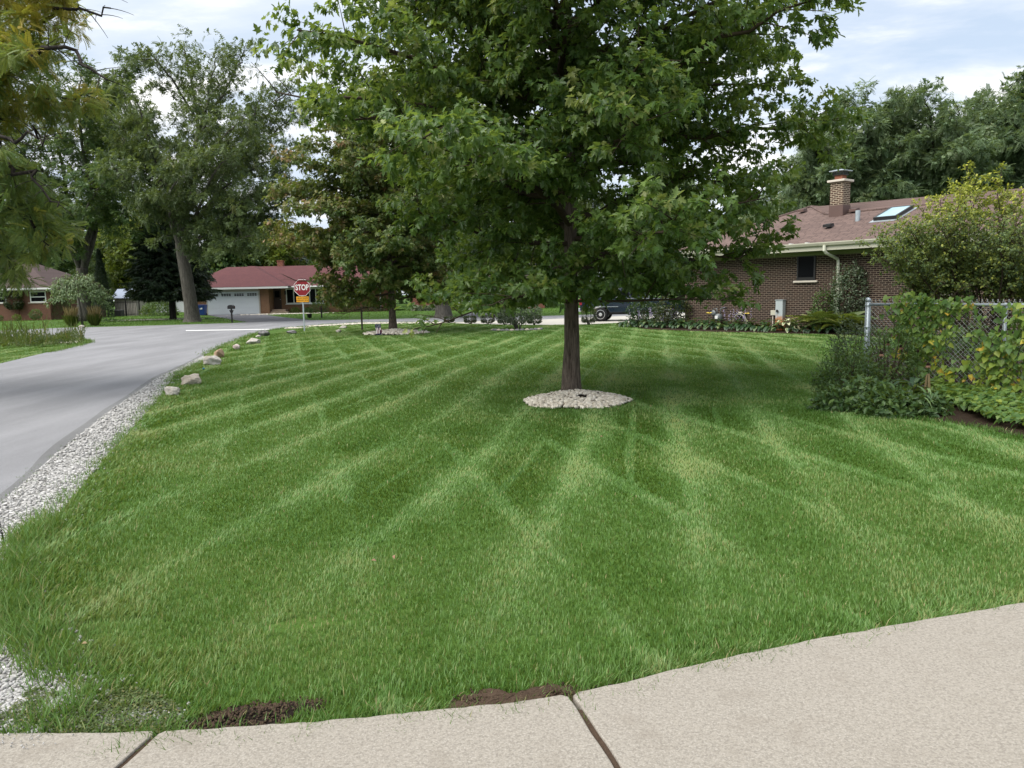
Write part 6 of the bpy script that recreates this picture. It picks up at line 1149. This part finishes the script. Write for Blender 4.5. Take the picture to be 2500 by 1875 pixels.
# ------------------------------------------------------------------ pickup truck on the pale driveway
def truck():
    g = gp(1466, 785.5); rz = math.radians(-15); h = empty('pickup_truck', g, rz, 'dark navy pickup with alloy wheels parked behind the maple trunk', 'truck')
    # local x forward, wheel outer face at y=0, y runs across the truck
    r_, wb_, wd = .365, 3.35, 1.85; arch = lambda cx: [(cx + .47 * math.cos(t), .34 + .47 * math.sin(t)) for t in np.linspace(math.pi, 0, 9)]
    lower = [(-1.05, .62), (-1.0, .52)] + [(-.47, .50)] + arch(0)[1:-1] + [(.47, .46), (wb_ - .47, .46)] + arch(wb_)[1:-1] + [(wb_ + .47, .48), (wb_ + .85, .50), (wb_ + .92, .62)]
    upper = [(wb_ + .92, .95), (wb_ + .82, 1.05), (2.35, 1.16), (.85, 1.18), (.85, 1.24), (-1.03, 1.24), (-1.07, 1.20)]
    P = lower + upper; n = len(P); mb = MB(); ins = .03
    V = [(x, ins, z) for x, z in P] + [(x, wd, z) for x, z in P]; mb.add(V, [tuple(range(n)), tuple(range(2 * n - 1, n - 1, -1))] + [(i, n + i, n + (i + 1) % n, (i + 1) % n) for i in range(n)])
    body = mb.build('body', M['navy'], h, bevel=.03)
    cab = [(.86, 1.17), (2.42, 1.15), (1.95, 1.74), (1.05, 1.78), (.92, 1.70)]; n = 5; MB().add([(x, .10 + (z - 1.15) * .20, z) for x, z in cab] + [(x, wd - .07 - (z - 1.15) * .20, z) for x, z in cab], [tuple(range(n)), tuple(range(2 * n - 1, n - 1, -1))] + [(i, n + i, n + (i + 1) % n, (i + 1) % n) for i in range(n)]).build('cab', M['navy'], h, bevel=.04)
    for x0, x1 in ((1.02, 1.45), (1.50, 2.12)): MB().add([(x0, .135, 1.24), (x1 + (.12 if x1 > 2 else 0), .135, 1.24), (x1 - .06, .205, 1.66), (x0 + .02, .205, 1.66), (x0, .115, 1.24), (x1 + (.12 if x1 > 2 else 0), .115, 1.24), (x1 - .06, .190, 1.66), (x0 + .02, .190, 1.66)], [(0, 3, 2, 1), (4, 5, 6, 7), (0, 1, 5, 4), (1, 2, 6, 5), (2, 3, 7, 6), (3, 0, 4, 7)]).build('side_window', M['glass'], h)
    MB().box(-1.14, -1.0, .06, wd - .03, .52, .70).build('rear_bumper', M['galv'], h, bevel=.02); MB().box(-1.085, -.95, .02, .14, .86, 1.16).build('tail_light', M['flagred'], h); MB().box(wb_ + .80, wb_ + .945, .02, .3, .78, .96).build('headlight', M['white'], h)
    MB().box(-.95, .9, .004, .028, .74, .765).build('trim_strip', M['galv'], h); MB().box(1.05, 1.22, -.0, .028, 1.03, 1.07).build('door_handle', M['black'], h)
    MB().box(-.3, wb_ + .4, .25, wd - .2, .35, .55).build('chassis', M['black'], h)
    me = text_mesh('4Z', .17, .004, 1.25, .35); o = link('lettering', me, M['sign_white'], h); o.rotation_euler = (math.pi / 2, 0, 0); o.location = (-.70, .026, 1.00)
    for cx in (0, wb_):
        for cy in (0, wd - .22):
            w = MB().lathe([(.20, .0), (r_ - .04, -.005), (r_, .03), (r_, .19), (r_ - .04, .225), (.20, .22)], (cx, cy, r_), 28, 'y').build('wheel', M['rubber'], h, True)
            rm = MB().lathe([(.235, .0), (.235, -.006), (.215, -.008), (.205, .03)], (cx, cy - .004, r_), 28, 'y', cap=False); rm.lathe([(.09, .04), (.085, -.004), (.05, -.012), (0, -.012)], (cx, cy, r_), 18, 'y')
            for k in range(6):
                a = k * math.pi / 3; u = np.array([math.cos(a), 0, math.sin(a)]); t = np.array([-math.sin(a), 0, math.cos(a)]); c = np.array([cx, cy, r_]); q = [c + u * .07 + t * s * .045 + [0, y, 0] for y in (.002, .03) for s in (-1, 1)] + [c + u * .215 + t * s * .065 + [0, y, 0] for y in (.002, .03) for s in (-1, 1)]; rm.add(q, [(0, 1, 5, 4), (2, 6, 7, 3), (0, 4, 6, 2), (1, 3, 7, 5)])
            rm.build('rim', M['alloy'], w); MB().lathe([(.20, .028), (0, .030)], (cx, cy, r_), 20, 'y').build('hub', M['black'], w)
truck()
# ------------------------------------------------------------------ chain-link fence, vines, the bed at its foot
FA = gp(2112, 941); FD = nrm(np.array([.53, -.85, 0])); FZ = 1.36; FL = 5.6; FB = nrm(np.array([.85, .53, 0]))
def fence(name, label, L, D, posts, zt, first):
    h = empty(name, FA, math.atan2(D[1], D[0]), label, 'fence'); k = MB(); p = .0707; r_ = .0016
    n = int((L + zt) / p) + 2
    for i in range(-int(zt / p) - 1, n):
        for s in (1, -1):
            x0 = i * p if s > 0 else i * p + zt; x1 = x0 + s * zt; za, zb = .04, zt + .0; xa, xb = x0, x1
            if min(xa, xb) < .04:
                if max(xa, xb) <= .06: continue
                if xa < .04: za += (.04 - xa); xa = .04
                else: zb -= (.04 - xb); xb = .04
            if max(xa, xb) > L:
                if min(xa, xb) >= L - .02: continue
                if xa > L: za += (xa - L); xa = L
                else: zb -= (xb - L); xb = L
            k.tube([(xa, s * .003, za), (xb, s * .003, zb)], [r_, r_], 4, cap=False)
    for x in np.arange(.06, L, p): k.tube([(x - .012, .0, zt - .01), (x + .004, .006, zt + .035)], [.0026, .0026], 4); k.tube([(x + .012, .0, zt - .01), (x - .004, -.006, zt + .035)], [.0026, .0026], 4)
    k.build('chain_link_mesh', M['wire'], h); MB().tube([(.03 if first else .1, 0, zt - .045), (L, 0, zt - .045)], [.021, .021], 12).build('top_rail', M['galv'], h, True)
    for j, x in enumerate(posts):
        tp = j == 0 and first; R = .038 if tp else .024; q = MB().tube([(x, .0 if tp else .045, -.1), (x, .0 if tp else .045, zt + (.02 if tp else -.03))], [R, R], 14).build('post', M['galv'], h, True)
        MB().lathe([(R + .003, -.02), (R + .005, .012), (R * .8, .035), (R * .4, .045), (0, .047)] if tp else [(R + .003, -.02), (R + .003, .0), (.012, .012), (0, .012)], (x, .0 if tp else .045, zt + (.02 if tp else -.03)), 14).build('cap', M['galv'], q, True)
        if tp:
            for z in (.25, .6, .95, zt - .06): MB().lathe([(R + .002, -.012), (R + .007, -.008), (R + .007, .008), (R + .002, .012)], (x, 0, z), 14).build('tension_band', M['galv'], q, True)
            MB().box(x + .045, x + .052, -.008, .008, .06, zt - .02).build('tension_bar', M['galv'], h)
fence('chain_link_fence', 'grey chain-link fence draped in heart-leaved vine', FL, FD, (0, 2.05, 4.6), FZ, True)
shrub('undergrowth_shrub', (7.6, 13.0, 0), 1.6, 1.4, 1.05, M['green'], 'leafy undergrowth behind the mesh next to the corner post', 'shrub', 415, 1500, .08, .03, 'dome', None, T_oval(.4), (.4, .22), 8, None, .5)
shrub('undergrowth_shrub', (8.7, 11.6, 0), 1.8, 1.6, 1.2, M['green'], 'taller leafy undergrowth behind the vine-covered part of the fence', 'shrub', 416, 1800, .09, .03, 'dome', None, T_oval(.4), (.35, .22), 8, None, .5)
def vines():
    r = np.random.default_rng(400); nn = np.array([FD[1], -FD[0], 0]); root = empty('climbing_vine', FA, 0, 'heart-leaved vine with yellowing leaves smothering the chain-link fence', 'vine')
    n = 12000; s = r.uniform(.25, FL + .3, n); z = r.uniform(.02, 1.62, n); dens = fbm(s * 1.7 + 3, z * 1.7 + 1)
    top = 1.40 + .16 * np.exp(-((s - .85) / .25) ** 2) + .05 * np.sin(s * 5); ok = (z < top)
    w = np.interp(s, [.25, .4, .7, 1.0, 1.35, 1.5, 1.75, 2.0, 2.4, 6], [.03, .10, .55, .85, .6, .40, .50, .9, 1.0, 1.0]); gap = np.exp(-((s - 1.50) / .32) ** 2 - ((z - .66) / .44) ** 2); w = w * (1 - 1.0 * gap) * np.where((z > 1.12) & (s > .6), 1.15, 1.0) * np.where((s < 1.2) & (z < .5), .35, 1)
    ok &= r.random(n) < w * np.clip((dens - .18) * 3.4, .08, 1) * .95; s, z = s[ok], z[ok]; n = len(s); bulge = (.05 + .22 * fbm(s * 2.2, z * 2.5) * r.random(n)) * np.where(s > 1.9, 1.5, 1)
    P = FD * s[:, None] + nn * (bulge * np.where(r.random(n) < .85, 1, -.6))[:, None] + np.stack([0 * s, 0 * s, z], 1); ax = np.array([0, 0, -1.0]) * r.uniform(.4, 1.1, n)[:, None] + rdir(r, n) * .6 + nn * .3; up = nn * r.uniform(.35, .9, n)[:, None] + [0, 0, .75] + rdir(r, n) * .40
    low = np.clip((.95 - z) / .6, 0, 1); t = .52 + .19 * r.normal(size=n) + .25 * low * (fbm(s * 3, z * 3) > .45); t = np.minimum(t, .9); y = r.random(n) < .035 + .04 * low; t = np.where(y, r.uniform(.94, 1.0, n), t)
    Leaves().add(T_heart(), P, ax, up, .082 * r.uniform(.55, 1.25, n), t).build('foliage', M['vine'], root)
    mb = MB()
    for k in range(34):
        s0 = r.choice([.8, 1.0, 1.9, 2.2, 2.5, 3.0, 3.6]) + r.normal(0, .12); p = [FD * (s0 + r.normal(0, .06) * j) + nn * r.uniform(.0, .08) + [0, 0, .30 * j] for j in range(5)]; mb.tube(smooth_line(p, 3), .0035, 4, cap=False)
    for s0, a, hgt in ((.42, -.05, .32), (1.0, .1, .30), (1.25, .16, .26), (2.9, .12, .17), (3.3, .14, .12)): mb.tube(smooth_line([FD * s0 + [0, 0, 1.3], FD * (s0 + a) + [0, 0, 1.36 + hgt * .6], FD * (s0 + a * 2.2) + [0, 0, 1.36 + hgt * .9], FD * (s0 + a * 1.4) + [0, 0, 1.36 + hgt]], 4), .004, 5)
    mb.build('stems', M['fern' if False else 'twig'], root)
    c = empty('creeping_vine', FA, 0, 'heart-leaved vine creeping over the ground at the fence foot', 'vine'); n = 8500; s = r.uniform(1.2, 6.2, n); o = r.random(n) * np.interp(s, [1.2, 2.0, 3.0, 4.0, 6.0], [.3, 1.2, 2.15, 2.6, 2.9]); ok = fbm(s * 1.8 + 9, o * 1.8) > .2; s, o = s[ok], o[ok]; n = len(s)
    P = FD * s[:, None] + nn * o[:, None] + np.stack([0 * s, 0 * s, .04 + .24 * fbm(s * 2, o * 2 + 5) * np.clip(1.3 - o / 2.9, .25, 1) * r.random(n) + .03], 1); Leaves().add(T_heart(), P, nn + rdir(r, n) * .9 + [0, 0, -.25], np.array([0, 0, 1.0]) + rdir(r, n) * .4 + nn * .3, .082 * r.uniform(.55, 1.2, n), np.minimum(.46 + .18 * r.normal(size=n), .9)).build('foliage', M['vine'], c)
    # the bed round the corner post
    def bp(x, y): return gp(x, y)
    shrub('leafy_perennial', bp(2072, 972), 1.1, .9, .72, M['green'], 'dark leafy perennial clump spilling over the lawn before the fence post', 'plant', 410, 2600, .065, .02, 'dome', None, T_oval(.28), (.35, .25), 10, None, .5)
    shrub('leafy_perennial', bp(2085, 930), .9, .8, 1.0, M['silver'], 'taller airy perennial behind the fence post', 'plant', 411, 1800, .06, .05, 'ball', None, T_oval(.28), (.3, .22), 12, None, .5)
    shrub('leafy_perennial', bp(2165, 960), .9, .5, 1.0, M['green'], 'perennial stems with fine leaves against the bare mesh', 'plant', 412, 1700, .055, .05, 'ball', None, T_oval(.3), (.55, .25), 14, None, .5)
    shrub('low_ground_plant', bp(2110, 1000), 1.4, .6, .36, M['green'], 'low dark-leaved plant along the edge of the fence bed', 'plant', 413, 1300, .085, .02, 'dome', None, T_oval(.5), (.35, .22), 0, None, .4)
    shrub('low_ground_plant', bp(2205, 1012), 1.1, .7, .30, M['green'], 'low mid-green plant between the strap leaves and the creeping vine', 'plant', 414, 1200, .08, .02, 'dome', None, T_oval(.5), (.4, .22), 0, None, .4)
    def big(s, o, n, lf, seed, label, m='hosta', wd=.36):
        root = empty('broadleaf_plant', bp(s, o), 0, label, 'plant'); rr = np.random.default_rng(seed); a = rr.uniform(0, 6.283, n); e = rr.uniform(-.15, 1.1, n); Leaves().add(T_oval(wd, .10, .30), np.stack([.06 * np.cos(a), .06 * np.sin(a), .05 + .25 * rr.random(n)], 1), np.stack([np.cos(a), np.sin(a), e], 1), np.stack([-.4 * np.cos(a), -.4 * np.sin(a), 1 + 0 * a], 1), lf * rr.uniform(.65, 1.15, n), .55 + .22 * rr.normal(size=n)).build('leaves', M[m], root)
    big(2160, 1000, 30, .27, 420, 'broad-leaved dark plant with one yellow leaf beside the strap leaves'); big(2120, 985, 24, .24, 421, 'broad-leaved dark plant tucked behind the fence post foot'); big(2225, 985, 24, .25, 422, 'broad-leaved plant under the dried coneflowers')
    def strap(s, o, n, L, seed, label):
        root = empty('strap_leaf_plant', bp(s, o), 0, label, 'plant'); rr = np.random.default_rng(seed); mb = MB(); Vs = []; Fs = []; T = []
        for k in range(n):
            a = rr.uniform(0, 6.283); l = L * rr.uniform(.6, 1.1); rad = l * rr.uniform(.35, .85); q = bez((0, 0, 0), (math.cos(a) * rad * .35, math.sin(a) * rad * .35, l * .95), (math.cos(a) * rad, math.sin(a) * rad, l * rr.uniform(.0, .55)), 8); wd_ = .016 * np.array([1, 1.1, 1.15, 1.1, 1.0, .8, .5, .1]); t_ = np.array([-math.sin(a), math.cos(a), 0]); b0 = len(Vs); Vs += [*(q + t_ * wd_[:, None]), *(q - t_ * wd_[:, None])]; Fs += [(b0 + i, b0 + i + 1, b0 + 9 + i, b0 + 8 + i) for i in range(7)]; T += [rr.uniform(.25, .95)] * 16
        np_obj('blades', np.array(Vs), np.array(Fs).ravel(), np.full(len(Fs), 4), M['strap'], root, {'tint': np.array(T)})
    strap(2235, 1015, 24, .50, 430, 'arching strap-leaved clump with broad pale blades'); strap(2175, 985, 12, .55, 431, 'upright strap-leaved clump beside the broad dark leaves'); strap(2275, 1010, 12, .48, 432, 'strap-leaved clump nearest the creeping vine')
    rs = G((2230, 925))[0]
    st = empty('dry_stalks', bp(2262, 990), 0, 'sheaf of dry straw-coloured stalks among the strap leaves', 'plant'); mb = MB()
    for k in range(16): a = r.uniform(0, 6.28); mb.tube([(.06 * math.cos(a), .06 * math.sin(a), 0), (.02 * math.cos(a), .02 * math.sin(a), .36 + .08 * r.random())], [.005, .004], 4)
    mb.build('stalks', plain('straw', (.22, .17, .09), .8, .1), st)
    for k, (px, py, lab) in enumerate(((2168, 836, 'tallest dried coneflower, rust-brown petals, by the bare mesh'), (2200, 846, 'dried coneflower with drooping tan petals next to the tallest'), (2216, 838, 'small black coneflower seed head on the thin middle stem'), (2240, 858, 'black spiky coneflower seed head in front of the vine'), (2266, 890, 'lowest dried coneflower with pinkish drooping petals'), (2152, 862, 'dried coneflower with papery tan petals nearest the post'))):
        P = at(px, py, 11.7 - .12 * k); root = empty('coneflower', (P[0], P[1], 0), 0, lab, 'flower', 'dried coneflowers at the fence'); z = P[2]; MB().tube([(0, 0, 0), (.02, .01, z * .6), (0, 0, z)], [.006, .005, .004], 5).build('stalk', M['fern'], root); MB().lathe([(.004, -.012), (.024, -.006), (.026, .010), (.015, .028), (.002, .032)], (0, 0, z), 9).build('seed_head', M['seed'], root)
        if k != 2: a = np.arange(11) * .571; Leaves().add(T_oval(.28, .05, .15), np.tile([0, 0, z - .004], (11, 1)), np.stack([np.cos(a), np.sin(a), -.9 + 0 * a], 1), np.stack([np.cos(a), np.sin(a), 1 + 0 * a], 1), .060 if k != 3 else .03, np.full(11, .5)).build('petals', M['petal'] if k != 3 else M['seed'], root)
        a = r.uniform(0, 6.28, 6); Leaves().add(T_oval(.34, .08, .2), np.stack([0 * a, 0 * a, z * r.uniform(.25, .7, 6)], 1), np.stack([np.cos(a), np.sin(a), .2 + 0 * a], 1), np.array([[0, 0, 1.0]] * 6), .13, .4 + .3 * r.random(6)).build('leaves', M['green'], root)
vines()
# ------------------------------------------------------------------ weeds on the corner across the road, edging stones, litter
def weeds():
    r = np.random.default_rng(500); n = 5200; x = r.uniform(-26, -11.5, n); q = G((0, 840), (140, 838)); y = r.uniform(19, 33, n); ok = inpoly(x, y, ISLAND); px_lim = fbm(x * .6, y * .6); tgt = (seg_dist(x, y, G((-60, 838), (60, 838), (150, 838))) < 2.3 * (.5 + px_lim)); ok &= tgt; x, y = x[ok], y[ok]; n = len(x)
    cl = fbm(x * 1.3, y * 1.3); hh = np.clip((cl - .30) * 1.5, .08, .75) * r.uniform(.4, 1.1, n); P = np.stack([x, y, hh * r.random(n)], 1); Lv = Leaves().add(T_spray(8, 3, .4, .4), P, rdir(r, n) * .6 + [0, 0, .8], rdir(r, n) + [0, -.3, .4], .22 * r.uniform(.6, 1.3, n), np.clip(.40 + .5 * (fbm(x * .9, y * .9 + 7) - .5) + .18 * r.normal(size=n), 0, 1))
    k = 700; i = r.integers(0, n, k); Lv.add(T_oval(.03, .02, .1), np.stack([x[i], y[i], 0 * x[i]], 1), rdir(r, k) * .35 + [0, 0, 1.0], rdir(r, k), hh[i] * 1.5 + .2, r.uniform(.2, 1, k)); tag(Lv.build('weeds', M['weed']), 'tangled wild weeds on the grassy corner across the road', 'weeds', None, 'stuff')
    sx = gp(1262, 806); a0 = 0
    g = 'edging stones round the grey-green shrub'
    for k in range(15):
        a = math.pi * (1.02 + .96 * k / 14); c = sx + np.array([1.0 * math.cos(a), .55 * math.sin(a), 0]); V, Fq = ico(2); rr = np.random.default_rng(520 + k); Vv = V * (1 + .12 * rr.normal(size=(len(V), 1))) * [.11, .08, .06] + [0, 0, .03]; o = np_obj('edging_stone', Vv, np.array(Fq).ravel(), np.full(len(Fq), 3), M['rock_grey' if k % 3 else 'rock_tan'], None, None, True, c); tag(o, 'small edging stone in the ring round the grey-green shrub', 'stone', g)
    k = 46; P = np.stack([r.uniform(-3, 3.5, k), 1 / r.uniform(1 / 12, 1 / 3.0, k), np.full(k, .05)], 1); kp = grass_area(P[:, 0], P[:, 1]); P = P[kp]
    for j, p in enumerate(P[:9]):
        L_ = Leaves().add(T_oval(.6, .2, .2), np.array([[0, 0, 0.]]), rdir(r, 1) * [1, 1, .2], np.array([[0, 0, 1.0]]) + rdir(r, 1) * .4, .03, r.uniform(0, 1)); o = L_.build('fallen_leaf', M['plume'] if j % 2 else M['petal'], None, p); tag(o, 'dry fallen leaf lying on the striped lawn', 'leaf', 'fallen leaves on the lawn')
weeds()
